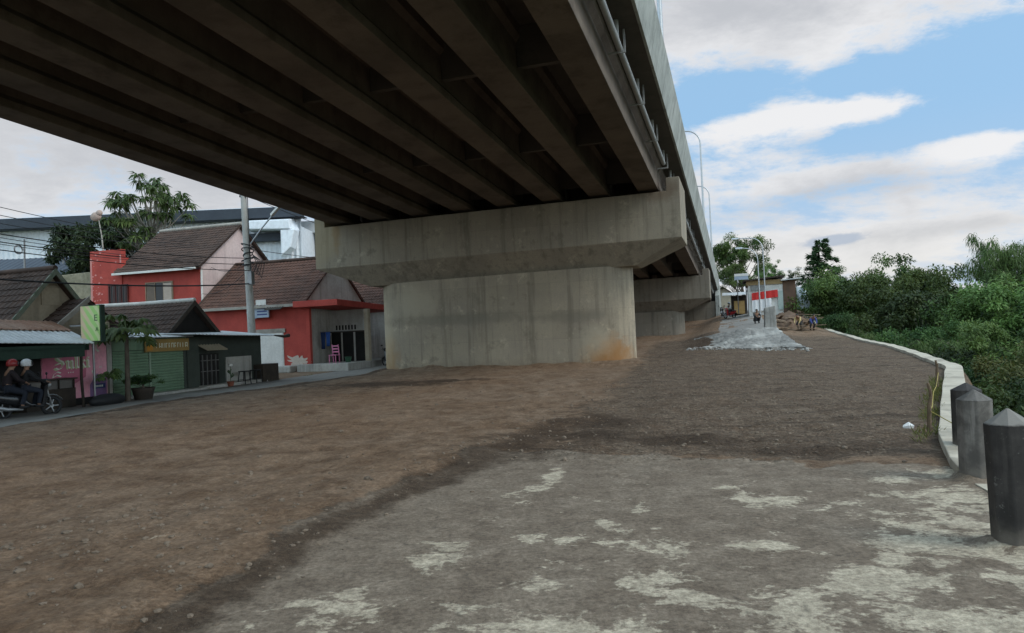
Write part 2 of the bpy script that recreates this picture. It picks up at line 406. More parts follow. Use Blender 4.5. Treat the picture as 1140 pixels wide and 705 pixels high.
PALE = [  # u, v, half length along u, half width along v, strength: bared old concrete on the apron
 (7.6,-2.0,.75,.13,1.0),(5.1,-2.05,.30,.30,.9),(3.9,-2.3,.28,.42,1.0),(3.3,-1.9,.35,.6,.9),(5.55,-1.35,.12,.42,.8),(5.45,-.72,.16,.5,.95),(5.6,-.05,.12,.45,.9),
 (6.1,-1.0,.2,.25,.7),(6.6,-.85,.3,.16,.6),(7.0,.15,.28,.42,1.0),(7.55,-.1,.12,.3,.7),(6.2,.35,.12,.42,.6),(3.85,-.95,.25,.7,1.0),(4.6,-.5,.3,.40,.95),(4.55,-1.35,.18,.3,.6),(3.5,-.1,.45,.9,1.0),(4.2,.35,.4,.5,1.0),
 (4.9,.85,.35,.40,1.0),(5.6,1.05,.4,.5,.9),(6.3,1.45,.45,.5,.95),(7.2,1.75,.5,.45,1.0),(7.9,1.4,.35,.4,.8),(6.9,1.0,.25,.4,.7),(5.2,1.55,.5,.45,.8),(4.3,1.2,.35,.5,1.0),(3.2,.9,.5,.6,1.0),(2.6,-.9,.5,1.3,.9),(8.3,1.9,.3,.3,.8),
 (2.2,.6,.6,1.2,.9),(1,-1,.9,1.5,.7),(0,.8,1,1,.7)]
DAMP = [(5.8,1.76,.3,.3,.45),(8.1,2.1,.3,.3,.4),(10.8,-2.2,1.1,1.1,1.0),(10.4,-.9,.7,1.3,.95),(12.6,-2.2,1.3,.9,.9),(9.8,.7,.55,1.5,.85),(14.5,-3.0,1.6,.5,.6),(9.6,-2.6,1.0,.8,.8),(22.4,-11.6,1.5,2.8,1.2),(23.6,-9.6,1.1,1.7,1.1),(14.8,-15.6,5,.8,.6),(21,-15.3,3.5,.8,.55),(46,-1.6,4.5,1.7,.95),(40,-2.2,3,1.3,.4),(8.5,-5.2,.35,.5,.4),(9.7,-7.5,.3,.6,.4),(13.8,-9.5,.5,.9,.35),(4.0,-4.5,.4,.3,.35),
 (52,-2.6,3,1.2,.7),(12.6,1.7,.8,.5,.55),(14.5,2.6,1,.5,.4),(10.0,1.8,.5,.5,.6)]
def patches(u, v, lst, grow=1.0):
    s = np.zeros(u.shape)
    for (a, b, su, sv, k) in lst:
        s = np.maximum(s, k * np.exp(-(((u-a)/(su*grow))**2 + ((v-b)/sv)**2)*.9))
    return s
def axis(*segs):
    out = []
    for a, b, h0, h1 in segs:
        n = max(2, int(round((b-a) / ((h0+h1)/2)))); t = np.linspace(0, 1, n, endpoint=False)
        k = (h1-h0)/(h0+h1) if h1 != h0 else 0
        out.append(a + (b-a)*(t*(1-k) + k*t*t))
    return np.concatenate(out + [np.array([segs[-1][1]])])
gu = axis((-1800,-60,300,60),(-60,1,3,1.5),(1,2.4,.2,.1),(2.4,12,.05,.07),(12,40,.08,.4),(40,140,.5,2),(140,400,4,20),(400,3000,60,400))
gv = axis((-2500,-70,300,20),(-70,-24,4,1.2),(-24,-14,.4,.14),(-14,-5,.12,.08),(-5,3,.05,.05),(3,9,.08,.12),(9,30,.3,2),(30,120,3,10),(120,2500,30,300))
GU, GV = np.meshgrid(gu, gv, indexing='ij')
GZ = ground_z(GV, GU)
nu, nv = GU.shape
X = GV*CP + GU*SP; Y = -GV*SP + GU*CP
me = bpy.data.meshes.new('ground')
me.vertices.add(nu*nv); me.vertices.foreach_set('co', np.stack([X, Y, GZ], -1).reshape(-1).astype(np.float32))
ii = np.arange(nu*nv).reshape(nu, nv)
quads = np.stack([ii[:-1,:-1], ii[:-1,1:], ii[1:,1:], ii[1:,:-1]], -1).reshape(-1, 4)[:, ::-1]
me.loops.add(quads.size); me.polygons.add(len(quads))
me.loops.foreach_set('vertex_index', quads.reshape(-1).astype(np.int32))
me.polygons.foreach_set('loop_start', (np.arange(len(quads))*4).astype(np.int32))
me.polygons.foreach_set('use_smooth', np.ones(len(quads), bool))
me.update(calc_edges=True)
n0 = fbm(GU*1.3, GV*1.3, 4, 31) - .5; n1_ = fbm(GU*4, GV*4, 4, 33) - .5
a_pale = patches(GU + .22*n0, GV + .5*n0 + .25*n1_, PALE, 1.55)
a_pale = np.maximum(a_pale, .22*sstep(8.6, 7.4, GU)*sstep(-3.2, -2.2, GV)*sstep(-20, 0, GU) + .22*sstep(-.5, 1.2, GV)*sstep(8.6, 7.6, GU))
a_damp = np.maximum(patches(GU + 1.0*n0, GV + 1.0*n0, DAMP),
    np.clip(1.15 - seg_dist(GU, GV + .25*n0 + .2*n1_ - .12, DARK)/(.34 + .45*sstep(6.5, 10.5, GU)), 0, 1)*.95)
sp_ = np.interp(GU, DARK[:,0], DARK[:,1]); 
edge_damp = np.clip(1.1 - np.abs(GV - ROAD_IN(GU) - .75 - .5*n0)/(.6+.5*n1_), 0, 1) * sstep(9, 14, GU) * sstep(40, 30, GU)
a_damp = np.maximum(a_damp, edge_damp*.9)
a_apron = np.clip(sstep(.25, -.25, GU - (9.0 + .9*n0 + .5*n1_ - .12*np.clip(GV,-3,3))) * sstep(-.3, .2, GV - sp_ + .5*n0), 0, 1)
a_grav = np.clip(sstep(8.6, 9.6, GU + n0) * sstep(-3.4, -1.6, GV + .03*(GU-10) + 1.2*n0 + .04*np.maximum(GU-12, 0)), 0, 1) * (GV < edge(GU)+.6) * sstep(62, 48, GU)
a_green = np.clip(sstep(.8, 2.0, GV - edge(GU)) + sstep(140, 220, np.hypot(GU, GV)) + sstep(-26, -40, GV), 0, 1)
for nm, arr in (('pale', a_pale), ('damp', a_damp), ('apron', a_apron), ('grav', a_grav), ('green', a_green)):
    at = me.attributes.new(nm, 'FLOAT', 'POINT'); at.data.foreach_set('value', arr.reshape(-1).astype(np.float32))
m, t, b = newmat('ground'); V = t.nodes.new('ShaderNodeTexCoord').outputs['Object']
def attr(t, nm):
    a = t.nodes.new('ShaderNodeAttribute'); a.attribute_name = nm; return a.outputs['Fac']
nb = noise(t, V, .35, 6, .6); nm_ = noise(t, V, 1.7, 7, .62, .3); nf = noise(t, V, 9, 6, .68); ng = noise(t, V, 55, 4, .7)
dirt = mixc(t, smooth(t, nb, .36, .64), DIRT_A, DIRT_B)
dirt = mixc(t, smooth(t, nm_, .42, .66, 0, .75), dirt, DIRT_C)
dirt = mixc(t, smooth(t, nf, .52, .68, 0, .45), dirt, DIRT_D)
grav = mixc(t, smooth(t, nm_, .36, .64), GRAV_A, GRAV_B)
vor = t.nodes.new('ShaderNodeTexVoronoi'); vor.inputs['Scale'].default_value = 24; t.links.new(V, vor.inputs['Vector'])
vsep = t.nodes.new('ShaderNodeSeparateXYZ'); t.links.new(vor.outputs['Color'], vsep.inputs[0])
grav = mixc(t, smooth(t, vsep.outputs[0], .55, .95, 0, .55), grav, GRAV_C)
grav = mixc(t, smooth(t, vsep.outputs[1], .6, .95, 0, .5), grav, GRAV_D)
ag = smooth(t, mathn(t, 'ADD', attr(t, 'grav'), mathn(t, 'MULTIPLY', mathn(t, 'SUBTRACT', nf, .5), 1.2)), .3, .7)
c = mixc(t, ag, dirt, grav)
mpt = t.nodes.new('ShaderNodeMapping'); t.links.new(V, mpt.inputs[0]); mpt.inputs['Rotation'].default_value = (0, 0, PSI); mpt.inputs['Scale'].default_value = (1.6, .22, 1)
trk = noise(t, mpt.outputs[0], 1.3, 6, .66, .4)
c = mixc(t, smooth(t, trk, .52, .66, 0, .35), c, DIRT_C)
c = mixc(t, smooth(t, trk, .46, .34, 0, .22), c, DIRT_D)
mpt2 = t.nodes.new('ShaderNodeMapping'); t.links.new(V, mpt2.inputs[0]); mpt2.inputs['Rotation'].default_value = (0, 0, R(-12)); mpt2.inputs['Scale'].default_value = (.25, 1.5, 1)
c = mixc(t, mathn(t, 'MULTIPLY', ag, smooth(t, noise(t, mpt2.outputs[0], 1.1, 6, .66, .3), .50, .68, 0, .7)), c, GRAV_D)
asp = mixc(t, smooth(t, nm_, .35, .65), ASPH_A, ASPH_B)
asp = mixc(t, smooth(t, ng, .5, .7, 0, .35), asp, ASPH_C)
aa = smooth(t, mathn(t, 'ADD', attr(t, 'apron'), mathn(t, 'MULTIPLY', mathn(t, 'SUBTRACT', nf, .5), .8)), .35, .65)
c = mixc(t, aa, c, asp)
mpe = t.nodes.new('ShaderNodeMapping'); t.links.new(V, mpe.inputs[0]); mpe.inputs['Rotation'].default_value = (0, 0, R(8)); mpe.inputs['Scale'].default_value = (1.0, 1.1, 1)
np_ = noise(t, mpe.outputs[0], 2.4, 10, .66, .5)
np2 = noise(t, mpe.outputs[0], 13, 8, .72, .3)
pl = mathn(t, 'ADD', mathn(t, 'MULTIPLY', attr(t, 'pale'), .62), mathn(t, 'ADD', mathn(t, 'MULTIPLY', mathn(t, 'SUBTRACT', np_, .5), 1.9), mathn(t, 'MULTIPLY', mathn(t, 'SUBTRACT', np2, .5), .95)))
palec = mixc(t, smooth(t, nf, .35, .68), PALE_A, PALE_B)
palec = mixc(t, smooth(t, ng, .52, .66, 0, .5), palec, PALE_C)
c = mixc(t, mathn(t, 'MULTIPLY', smooth(t, pl, .36, .52), .9), c, palec)
dm = smooth(t, mathn(t, 'ADD', attr(t, 'damp'), mathn(t, 'ADD', mathn(t, 'MULTIPLY', mathn(t, 'SUBTRACT', nm_, .5), 1.3), mathn(t, 'MULTIPLY', mathn(t, 'SUBTRACT', nf, .5), .8))), .25, .95)
c = mixc(t, mathn(t, 'MULTIPLY', dm, .86), c, DAMP_C)
nq = noise(t, V, 24, 9, .74); nr = noise(t, V, 5, 9, .74)
crk = t.nodes.new('ShaderNodeTexVoronoi'); crk.feature = 'DISTANCE_TO_EDGE'; crk.inputs['Scale'].default_value = .55
wv_ = t.nodes.new('ShaderNodeVectorMath'); wv_.operation = 'ADD'; t.links.new(V, wv_.inputs[0]); nvv = t.nodes.new('ShaderNodeTexNoise'); nvv.inputs['Scale'].default_value = 2.5; nvv.inputs['Detail'].default_value = 6; t.links.new(V, nvv.inputs['Vector'])
t.links.new(vmath(t, 'MULTIPLY', nvv.outputs['Color'], (.5,.5,0)), wv_.inputs[1]); t.links.new(wv_.outputs[0], crk.inputs['Vector'])
c = mixc(t, mathn(t, 'MULTIPLY', mathn(t, 'MULTIPLY', aa, smooth(t, crk.outputs['Distance'], 0, .012, 1, 0)), smooth(t, nr, .45, .62, 0, .6)), c, (.05,.042,.034))
dkf = mixc(t, smooth(t, nq, .36, .64), (.62,.60,.58), (1.30,1.28,1.25)); dkf = mixc(t, .75, (1,1,1), dkf)
mm = t.nodes.new('ShaderNodeVectorMath'); mm.operation = 'MULTIPLY'; t.links.new(c, mm.inputs[0]); t.links.new(dkf, mm.inputs[1]); c = mm.outputs[0]
dkf = mixc(t, smooth(t, nr, .36, .64), (.78,.76,.74), (1.16,1.15,1.13))
mm = t.nodes.new('ShaderNodeVectorMath'); mm.operation = 'MULTIPLY'; t.links.new(c, mm.inputs[0]); t.links.new(dkf, mm.inputs[1]); c = mm.outputs[0]
c = mixc(t, attr(t, 'green'), c, mixc(t, nm_, (.035, .055, .02), (.06, .07, .03)))
c = mixc(t, smooth(t, noise(t, V, 120, 2, .5), .60, .72, 0, .35), c, (.26, .235, .20))
t.links.new(c, b.inputs['Base Color']); b.inputs['Roughness'].default_value = .93; b.inputs['Specular IOR Level'].default_value = .15
bn = t.nodes.new('ShaderNodeBump'); bn.inputs['Strength'].default_value = .8; bn.inputs['Distance'].default_value = .05
hh = mathn(t, 'ADD', mathn(t, 'ADD', mathn(t, 'MULTIPLY', nf, .8), mathn(t, 'MULTIPLY', nq, .7)), mathn(t, 'MULTIPLY', ng, .35)); hh = mathn(t, 'MULTIPLY', hh, mathn(t, 'SUBTRACT', 1.0, mathn(t, 'MULTIPLY', aa, .55))); hh = mathn(t, 'ADD', hh, mathn(t, 'MULTIPLY', mathn(t, 'MULTIPLY', vor.outputs['Distance'], ag), -.7))
t.links.new(hh, bn.inputs['Height']); t.links.new(bn.outputs[0], b.inputs['Normal'])
me.materials.append(m)
g = bpy.data.objects.new('ground', me); COL.objects.link(g); tag(g, kind='structure')
def gz(v, u): return float(ground_z(np.array([v]), np.array([u]))[0])
def gz0(v, u): return float(ground_z(np.array([v]), np.array([u]), False)[0])

# the paved lane on the left, and the lane that climbs behind the slab to the houses
def ribbon(name, us, vin, vout, zoff, mat, nv_=14):
    us = np.asarray(us, float); t_ = np.linspace(0, 1, nv_)
    A, B = np.meshgrid(us, t_, indexing='ij'); v0 = np.array([vin(u) for u in us])[:, None]; v1 = np.array([vout(u) for u in us])[:, None]
    VV = v0 + (v1-v0)*B; VV[:, 0] += .22*(fbm(us*1.1, us*0+3, 4, 44) - .5); VV[:, -1] += .15*(fbm(us*1.1, us*0+9, 4, 45) - .5)
    ZZ = base_z(VV, A) + zoff - .015*(1 - (4*B*(1-B))**.5)
    vs = np.stack([VV, A, ZZ], -1).reshape(-1, 3).tolist(); n = nv_
    mb = MB(); mb.add(vs, [(i*n+j, i*n+j+1, (i+1)*n+j+1, (i+1)*n+j) for i in range(len(us)-1) for j in range(n-1)], 0, True)
    return single(name, mb, mat, (0,0,0), kind='structure')
road_m = pmat('road_asphalt', (.20,.183,.16), (.24,.22,.192), rough=.9, scale=.8, bump=.3, bscale=60, grime=.3, speck=.25)
ribbon('road', np.concatenate([np.arange(-40, 8, 2), np.arange(8, 60, .4), np.arange(60, 140, 3)]), ROAD_IN, ROAD_OUT, .012, road_m)
lane_m = pmat('lane_concrete', (.27,.25,.225), (.22,.205,.185), rough=.9, scale=.7, bump=.2, grime=.25)
ribbon('lane', np.arange(50.5, 135, 1.0), lambda u: -1.15 - max(0, u-60)*.012, lambda u: 2.25 + .006*max(0, u-60), .03, lane_m)

# ------------------------------------------------------------------ the bridge
def zb(v, u, z): return z - .042*(u-31.5) + .0125*(v+10)
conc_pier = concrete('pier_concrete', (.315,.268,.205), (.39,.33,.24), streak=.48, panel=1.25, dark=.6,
    rust_and_light=[((11.3,.0,.25),1.3,1.15,.9,(.30,.15,.055)),((.25,.6,.35),1.1,1.5,.7,(.33,.20,.09)),((.3,.8,2.2),.75,2.6,.45,(.50,.42,.29)),((6,-1.2,0),5.5,.45,.35,(.17,.13,.09)),((4.5,.0,2.35),4.6,.32,.5,(.16,.142,.11)),((9.5,0,2.2),2.0,.3,.45,(.16,.142,.11)),((2.2,0,3.2),1.2,.9,.4,(.46,.40,.29)),((10.6,0,1.1),.9,.8,.4,(.44,.385,.285))])  # the pale strip up the left end is painted side light
conc_cap = concrete('cap_concrete', (.285,.245,.19), (.355,.305,.228), streak=.5, panel=1.05, dark=.6,
    rust_and_light=[((1.15,0,1.7),.25,1.1,.65,(.20,.115,.05)),((16.4,0,2.1),1.0,.5,.55,(.13,.08,.05)),((.3,0,1.3),1.2,1.5,.35,(.40,.32,.18))])
conc_far = concrete('far_pier_concrete', (.23,.20,.162), (.275,.24,.19), streak=.55, panel=1.2, dark=.45)
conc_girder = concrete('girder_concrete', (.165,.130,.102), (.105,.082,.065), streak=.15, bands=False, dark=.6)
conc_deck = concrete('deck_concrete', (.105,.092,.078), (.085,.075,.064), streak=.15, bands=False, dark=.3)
conc_par = concrete('parapet_concrete', (.44,.45,.42), (.30,.315,.29), streak=.75, panel=2.4, dark=.75)
pvc = pmat('grey_pipe', (.36,.36,.35), (.30,.30,.29), rough=.55, bump=.05)

bridge = thing('bridge', 'long grey concrete road bridge on thick round-ended piers overhead', 'bridge', (-10.3, 33.1, 0))
SPANS = [(-4.0, 33.1), (33.1, 67.2), (67.2, 100.6)]
GV_ = [-3.245 - 2.09*i for i in range(8)]
def pier(u0, zoff, mat, capmat, z0):
    """wall pier with rounded ends, hammerhead cap with upstands at both ends"""
    L_, R_, hw = -16.45, -4.25, 1.25
    ztop = 4.28
    def plan(off=0, k=10):
        p = []
        for a in np.linspace(-90, 90, k): p.append((R_-2.3 + 2.3*math.cos(R(a)), u0 + hw*math.sin(R(a))))
        for a in np.linspace(90, 270, k): p.append((L_+2.3 + 2.3*math.cos(R(a)), u0 + hw*math.sin(R(a))))
        return p
    p = plan(0, 24); n = len(p); mb = MB()
    rows = [z0-1.5, z0, z0+.5, (z0+ztop+zoff)/2]
    vs = [(v, u, z) for z in rows for v, u in p] + [(v, u, zb(v, u0, ztop + zoff*0)) for v, u in p]
    fs = [(i*n+j, i*n+(j+1)%n, (i+1)*n+(j+1)%n, (i+1)*n+j) for i in range(len(rows)) for j in range(n)]
    mb.add(vs, fs, 0, False); mb.add(vs[-n:], [tuple(range(n))])
    pr_ = part_off('pier', mb, mat, bridge, (L_, u0-hw, z0))
    for poly in pr_.data.polygons: poly.use_smooth = True
    pr_.data.set_sharp_from_angle(angle=R(40)) if hasattr(pr_.data, 'set_sharp_from_angle') else None
    # cap: block with a chamfered underside that runs down to the column
    A, B, F, K = -19.15, -1.93, u0-1.8, u0+1.8
    T = lambda v, u, z: (v, u, zb(v, u0, z))
    mc = MB()
    s0, s1 = -16.75, -3.95
    top = [T(A,F,7.17), T(B,F,7.17), T(B,K,7.17), T(A,K,7.17)]
    mid = [T(A,F,5.2), T(B,F,5.2), T(B,K,5.2), T(A,K,5.2)]
    low = [T(s0,u0-.92,4.24), T(s1,u0-.92,4.24), T(s1,u0+.92,4.24), T(s0,u0+.92,4.24)]
    mc.add(top+mid+low, [(0,1,2,3)] + [(4+i,4+(i+1)%4,(i+1)%4,i) for i in range(4)] + [(8+i,8+(i+1)%4,4+(i+1)%4,4+i) for i in range(4)] + [(11,10,9,8)])
    cp = part_off('pier_cap', mc, capmat, pr_, (A, F, zb(-10, u0, 5.2)), sub=(L_, u0-hw, z0), bevel=.02)
    for (a, b_) in ((A, A+.55), (B-.55, B)):
        mu = MB(); mu.hexa([T(a+.003,F+.003,7.14), T(b_-.003,F+.003,7.14), T(b_-.003,K-.003,7.14), T(a+.003,K-.003,7.14), T(a+.003,F+.003,7.72), T(b_-.003,F+.003,7.72), T(b_-.003,K-.003,7.72), T(a+.003,K-.003,7.72)])
        part_off('upstand', mu, capmat, pr_, (A, F, zb(-10, u0, 5.2)), sub=(L_, u0-hw, z0), bevel=.015)
    # bearing plinths
    for gv_ in GV_:
        for du in (-.75, .75):
            mp_ = MB(); mp_.hexa([T(gv_-.28,u0+du-.25,7.15),T(gv_+.28,u0+du-.25,7.15),T(gv_+.28,u0+du+.25,7.15),T(gv_-.28,u0+du+.25,7.15),T(gv_-.28,u0+du-.25,7.33),T(gv_+.28,u0+du-.25,7.33),T(gv_+.28,u0+du+.25,7.33),T(gv_-.28,u0+du+.25,7.33)])
            part_off('bearing', mp_, capmat, pr_, (A, F, zb(-10, u0, 5.2)), sub=(L_, u0-hw, z0))
    return pr_
def part_off(name, mb, mat, parent, origin, sub=None, bevel=0.0):
    """a part with an origin of its own, so that the stains of its material sit where they should"""
    ref = sub if sub is not None else BASE[bridge.name]
    o = bpy.data.objects.new(name, mb.mesh(name, mat, origin)); COL.objects.link(o); o.parent = parent
    o.location = tuple(a-b for a, b in zip(origin, ref))
    if bevel: add_bevel(o, bevel)
    return o
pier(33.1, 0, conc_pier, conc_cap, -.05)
pier(67.2, 0, conc_far, conc_far, .6)
SOF = 8.78                                    # deck underside above a girder foot at 7.17
for (ua, ub) in SPANS:
    a, b_ = ua + .12, ub - .12
    for gv_ in GV_:
        prof = [(-.42,7.2),(.42,7.2),(.42,7.42),(.30,7.58),(.30,8.35),(.42,8.5),(.42,8.78),(-.42,8.78),(-.42,8.5),(-.30,8.35),(-.30,7.58),(-.42,7.42)]
        k = len(prof); mg = MB(); vs = []
        st = np.linspace(a, b_, 3)
        for u in st: vs += [(gv_+x, u, zb(gv_+x, u, z+.03)) for x, z in prof]
        mg.add(vs, [tuple(range(k))[::-1], tuple(range(2*k, 3*k))] + [(r*k+i, r*k+(i+1)%k, (r+1)*k+(i+1)%k, (r+1)*k+i) for r in range(2) for i in range(k)])
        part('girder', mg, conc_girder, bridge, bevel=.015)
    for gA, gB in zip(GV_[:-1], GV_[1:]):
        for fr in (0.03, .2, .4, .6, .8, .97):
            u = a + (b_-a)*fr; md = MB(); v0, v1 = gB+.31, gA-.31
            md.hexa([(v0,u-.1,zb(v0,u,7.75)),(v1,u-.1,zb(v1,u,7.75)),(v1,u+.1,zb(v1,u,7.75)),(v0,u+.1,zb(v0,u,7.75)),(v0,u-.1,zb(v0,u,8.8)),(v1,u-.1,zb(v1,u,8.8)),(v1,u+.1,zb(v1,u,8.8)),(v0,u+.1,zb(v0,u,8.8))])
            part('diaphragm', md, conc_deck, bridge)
U0, U1 = -30.0, 101.2
def strip(name, prof, ua, ub, mat, n=6, bevel=0.0):
    k = len(prof); mb = MB(); vs = []
    for u in np.linspace(ua, ub, n): vs += [(v, u, zb(v, u, z)) for v, z in prof]
    mb.add(vs, [tuple(range(k))[::-1], tuple(range((n-1)*k, n*k))] + [(r*k+i, r*k+(i+1)%k, (r+1)*k+(i+1)%k, (r+1)*k+i) for r in range(n-1) for i in range(k)])
    return part(name, mb, mat, bridge, bevel=bevel)
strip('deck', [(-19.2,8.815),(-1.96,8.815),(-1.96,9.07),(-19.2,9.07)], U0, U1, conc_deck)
strip('parapet', [(-2.03,8.79),(-1.945,8.79),(-1.70,10.02),(-2.0,10.02),(-2.12,9.075),(-2.03,9.075)], U0, U1, conc_par, 12, .012)
strip('parapet', [(-19.14,8.79),(-19.03,9.075),(-18.95,9.075),(-19.1,10.02),(-19.4,10.02),(-19.22,8.79)], U0, U1, conc_par, 12, .012)
for (ua, ub) in SPANS[:3]:
    mpp = MB(); mpp.tube([(-2.55, u, zb(-2.55, u, 8.30)) for u in np.linspace(ua+1.2, ub-1.6, 12)], .085, 10)
    o = part('drain_pipe', mpp, pvc, bridge)
    for u in np.arange(ua+1.8, ub-1.5, 4.2):
        mk = MB(); mk.tube([(-2.55, u, zb(-2.55, u, 8.38)), (-2.55, u, zb(-2.55, u, 8.84))], .07, 8)
        q = part('pipe_spout', mk, pvc, o, root=bridge)
        mk = MB(); mk.box(-2.86, -2.40, u+.55, u+.60, zb(-2.55, u, 8.17), zb(-2.55, u, 8.22)); mk.box(-2.45, -2.40, u+.55, u+.60, zb(-2.55,u,8.22), zb(-2.55,u,8.83))
        part('pipe_bracket', mk, pvc, o, root=bridge)
# abutment with its wing wall
ma = MB()
zt = lambda v: zb(v, 99.4, 7.2)
ma.hexa([(-19.2,98.9,-1),(-2.3,98.9,-1),(-2.3,101.6,-1),(-19.2,101.6,-1),(-19.2,98.9,zt(-19.2)),(-2.3,98.9,zt(-2.3)),(-2.3,101.6,zt(-2.3)),(-19.2,101.6,zt(-19.2))])
part('abutment', ma, conc_far, bridge, bevel=.03)
mw = MB(); mw.prism([(98.7,-.5),(112,-.5),(112,zb(-2,112,10.0)),(101.21,zb(-2,101.2,10.02)),(101.21,zb(-2,101.2,8.78)),(98.7,zb(-2,98.7,7.9))], -2.29, -1.78, 'v')
part('wing_wall', mw, conc_par, bridge, bevel=.03)
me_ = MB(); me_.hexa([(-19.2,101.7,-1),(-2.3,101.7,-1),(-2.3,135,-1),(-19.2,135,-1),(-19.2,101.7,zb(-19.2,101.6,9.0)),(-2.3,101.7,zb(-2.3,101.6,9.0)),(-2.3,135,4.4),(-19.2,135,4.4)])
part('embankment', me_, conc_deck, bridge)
# ------------------------------------------------------------------ river wall, bollards, stakes
wall_m = pmat('river_wall_plaster', (.56,.50,.40), (.44,.385,.305), rough=.9, scale=1.4, bump=.35, grime=.6)
us = np.concatenate([np.arange(8.25, 30, .45), np.arange(30, 76, 1.2)]); mb = MB(); vs = []
for u in us:
    e = float(edge(u)); wd = .44; zt_ = float(base_z(e+.3, u)) + .10 + .012*math.sin(u*2.1); j = .008*math.sin(u*1.7)
    vs += [(e+j,u,zt_-.55),(e+j+.012,u,zt_),(e+wd,u,zt_-.01),(e+wd+.05,u,zt_-4.2)]
mb.add(vs, [(i*4+j, i*4+j+1, (i+1)*4+j+1, (i+1)*4+j) for i in range(len(us)-1) for j in range(3)] + [(3,2,1,0)])
single('river_wall', mb, wall_m, (2.4, 8, 0), 'low pale plastered river wall with a flat top curving away beside the trees', 'wall', bevel=.012)
mb = MB(); vs = []
us = np.arange(-30, 8.2, .6)
for u in us:
    e = float(edge(u)) + .02; vs += [(e,u,-.4),(e,u,.012),(e+.5,u,.012),(e+.55,u,-4.2)]
mb.add(vs, [(i*4+j, i*4+j+1, (i+1)*4+j+1, (i+1)*4+j) for i in range(len(us)-1) for j in range(3)])
single('apron_edge', mb, wall_m, (2.4, 0, 0), kind='structure')

def boll_mat(nm, a, b_, top):
    m, t, b = newmat(nm); V = t.nodes.new('ShaderNodeTexCoord').outputs['Object']
    c = mixc(t, smooth(t, noise(t, V, 5, 7, .65, .4), .38, .66), a, b_)
    mps = t.nodes.new('ShaderNodeMapping'); t.links.new(V, mps.inputs[0]); mps.inputs['Scale'].default_value = (1,1,.12)
    c = mixc(t, smooth(t, noise(t, mps.outputs[0], 14, 4, .6), .55, .72, 0, .4), c, tuple(x*1.9 for x in b_))
    sx = t.nodes.new('ShaderNodeSeparateXYZ'); t.links.new(V, sx.inputs[0])
    z_ = mathn(t, 'ADD', sx.outputs[2], mathn(t, 'MULTIPLY', noise(t, V, 22, 4), .03))
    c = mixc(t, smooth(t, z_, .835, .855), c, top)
    lo = smooth(t, mathn(t, 'SUBTRACT', sx.outputs[2], mathn(t, 'MULTIPLY', noise(t, V, 7, 5), .22)), -.08, .1, .6, 0)
    c = mixc(t, lo, c, (.19,.165,.135))
    c = mixc(t, smooth(t, noise(t, V, 38, 4, .6), .66, .74, 0, .45), c, (.21,.20,.185))
    c = mixc(t, smooth(t, noise(t, V, 6.5, 8, .7), .62, .655, 0, .55), c, (.17,.16,.145))
    t.links.new(c, b.inputs['Base Color']); b.inputs['Roughness'].default_value = .75; b.inputs['Specular IOR Level'].default_value = .25
    bn = t.nodes.new('ShaderNodeBump'); bn.inputs['Strength'].default_value = .3; bn.inputs['Distance'].default_value = .01
    t.links.new(noise(t, V, 30, 6, .65), bn.inputs['Height']); t.links.new(bn.outputs[0], b.inputs['Normal'])
    return m
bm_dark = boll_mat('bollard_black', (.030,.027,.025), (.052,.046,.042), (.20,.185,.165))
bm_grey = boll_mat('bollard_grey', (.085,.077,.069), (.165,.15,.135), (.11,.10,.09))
def bollard(v, u, z, h, r, mats, label, rot):
    b = thing('bollard', label, 'bollard', (v, u, z), 'concrete bollards along the edge of the apron', rz=rot)
    pr_ = lambda rr, zz: [(rr*math.cos(2*math.pi*(k+.5)/8), rr*math.sin(2*math.pi*(k+.5)/8), zz) for k in range(8)]
    mb = MB(); rows = [(-.25, r*1.0), (0, r), (h*.45, r*.992), (h*.885, r*.985)]
    vs = sum([pr_(rr, zz) for zz, rr in rows], []); fs = [(i*8+j, i*8+(j+1)%8, (i+1)*8+(j+1)%8, (i+1)*8+j) for i in range(3) for j in range(8)]
    mb.add(vs, fs); mb.add(vs[-8:], [tuple(range(8))])
    b.rotation_euler[0] = R(1.2*math.sin(v*7)); b.rotation_euler[1] = R(1.0*math.cos(v*5))
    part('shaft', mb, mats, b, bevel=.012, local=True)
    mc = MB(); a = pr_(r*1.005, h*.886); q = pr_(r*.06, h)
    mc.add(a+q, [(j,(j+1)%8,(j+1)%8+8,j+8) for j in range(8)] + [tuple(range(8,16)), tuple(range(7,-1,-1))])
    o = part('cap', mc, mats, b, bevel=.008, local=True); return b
BO = [(3.365,5.06,0.0,.93,.152,bm_dark,'nearest and blackest concrete bollard, cut off by the right edge of the view',.1),
      (4.40,7.13,0.0,.855,.158,bm_grey,'middle concrete bollard, worn to pale grey, standing before the end of the river wall',.3),
      (5.10,8.40,.07,.73,.160,bm_dark,'farthest dark bollard, half hidden behind the worn grey one',.2)]
for x, y, z, h, r, m_, lb, rt in BO:
    bollard(x*CP - y*SP, x*SP + y*CP, z, h, r, m_, lb, rt)
stake_m = pmat('old_wood', (.16,.11,.07), (.10,.07,.045), rough=.9, scale=6, bump=.3)
for k, (u, v, h, tl) in enumerate([(11.05,2.40,.44,.05),(13.8,3.08,.40,-.06),(17.4,3.98,.50,.03),(19.4,4.48,.46,-.04)]):
    mb = MB(); z0 = gz0(v, u) - .15
    mb.tube([(v,u,z0),(v+tl*.5,u,z0+.3+h/2),(v+tl,u,z0+.2+h)], [.028,.026,.022], 6, smooth=False)
    single('wooden_stake', mb, stake_m, (v,u,z0), 'short weathered wooden stake driven in along the gravel side of the river wall', 'stake', 'wooden stakes beside the river wall')
rope_m = flat('yellow_rope', (.40,.32,.08), .7)
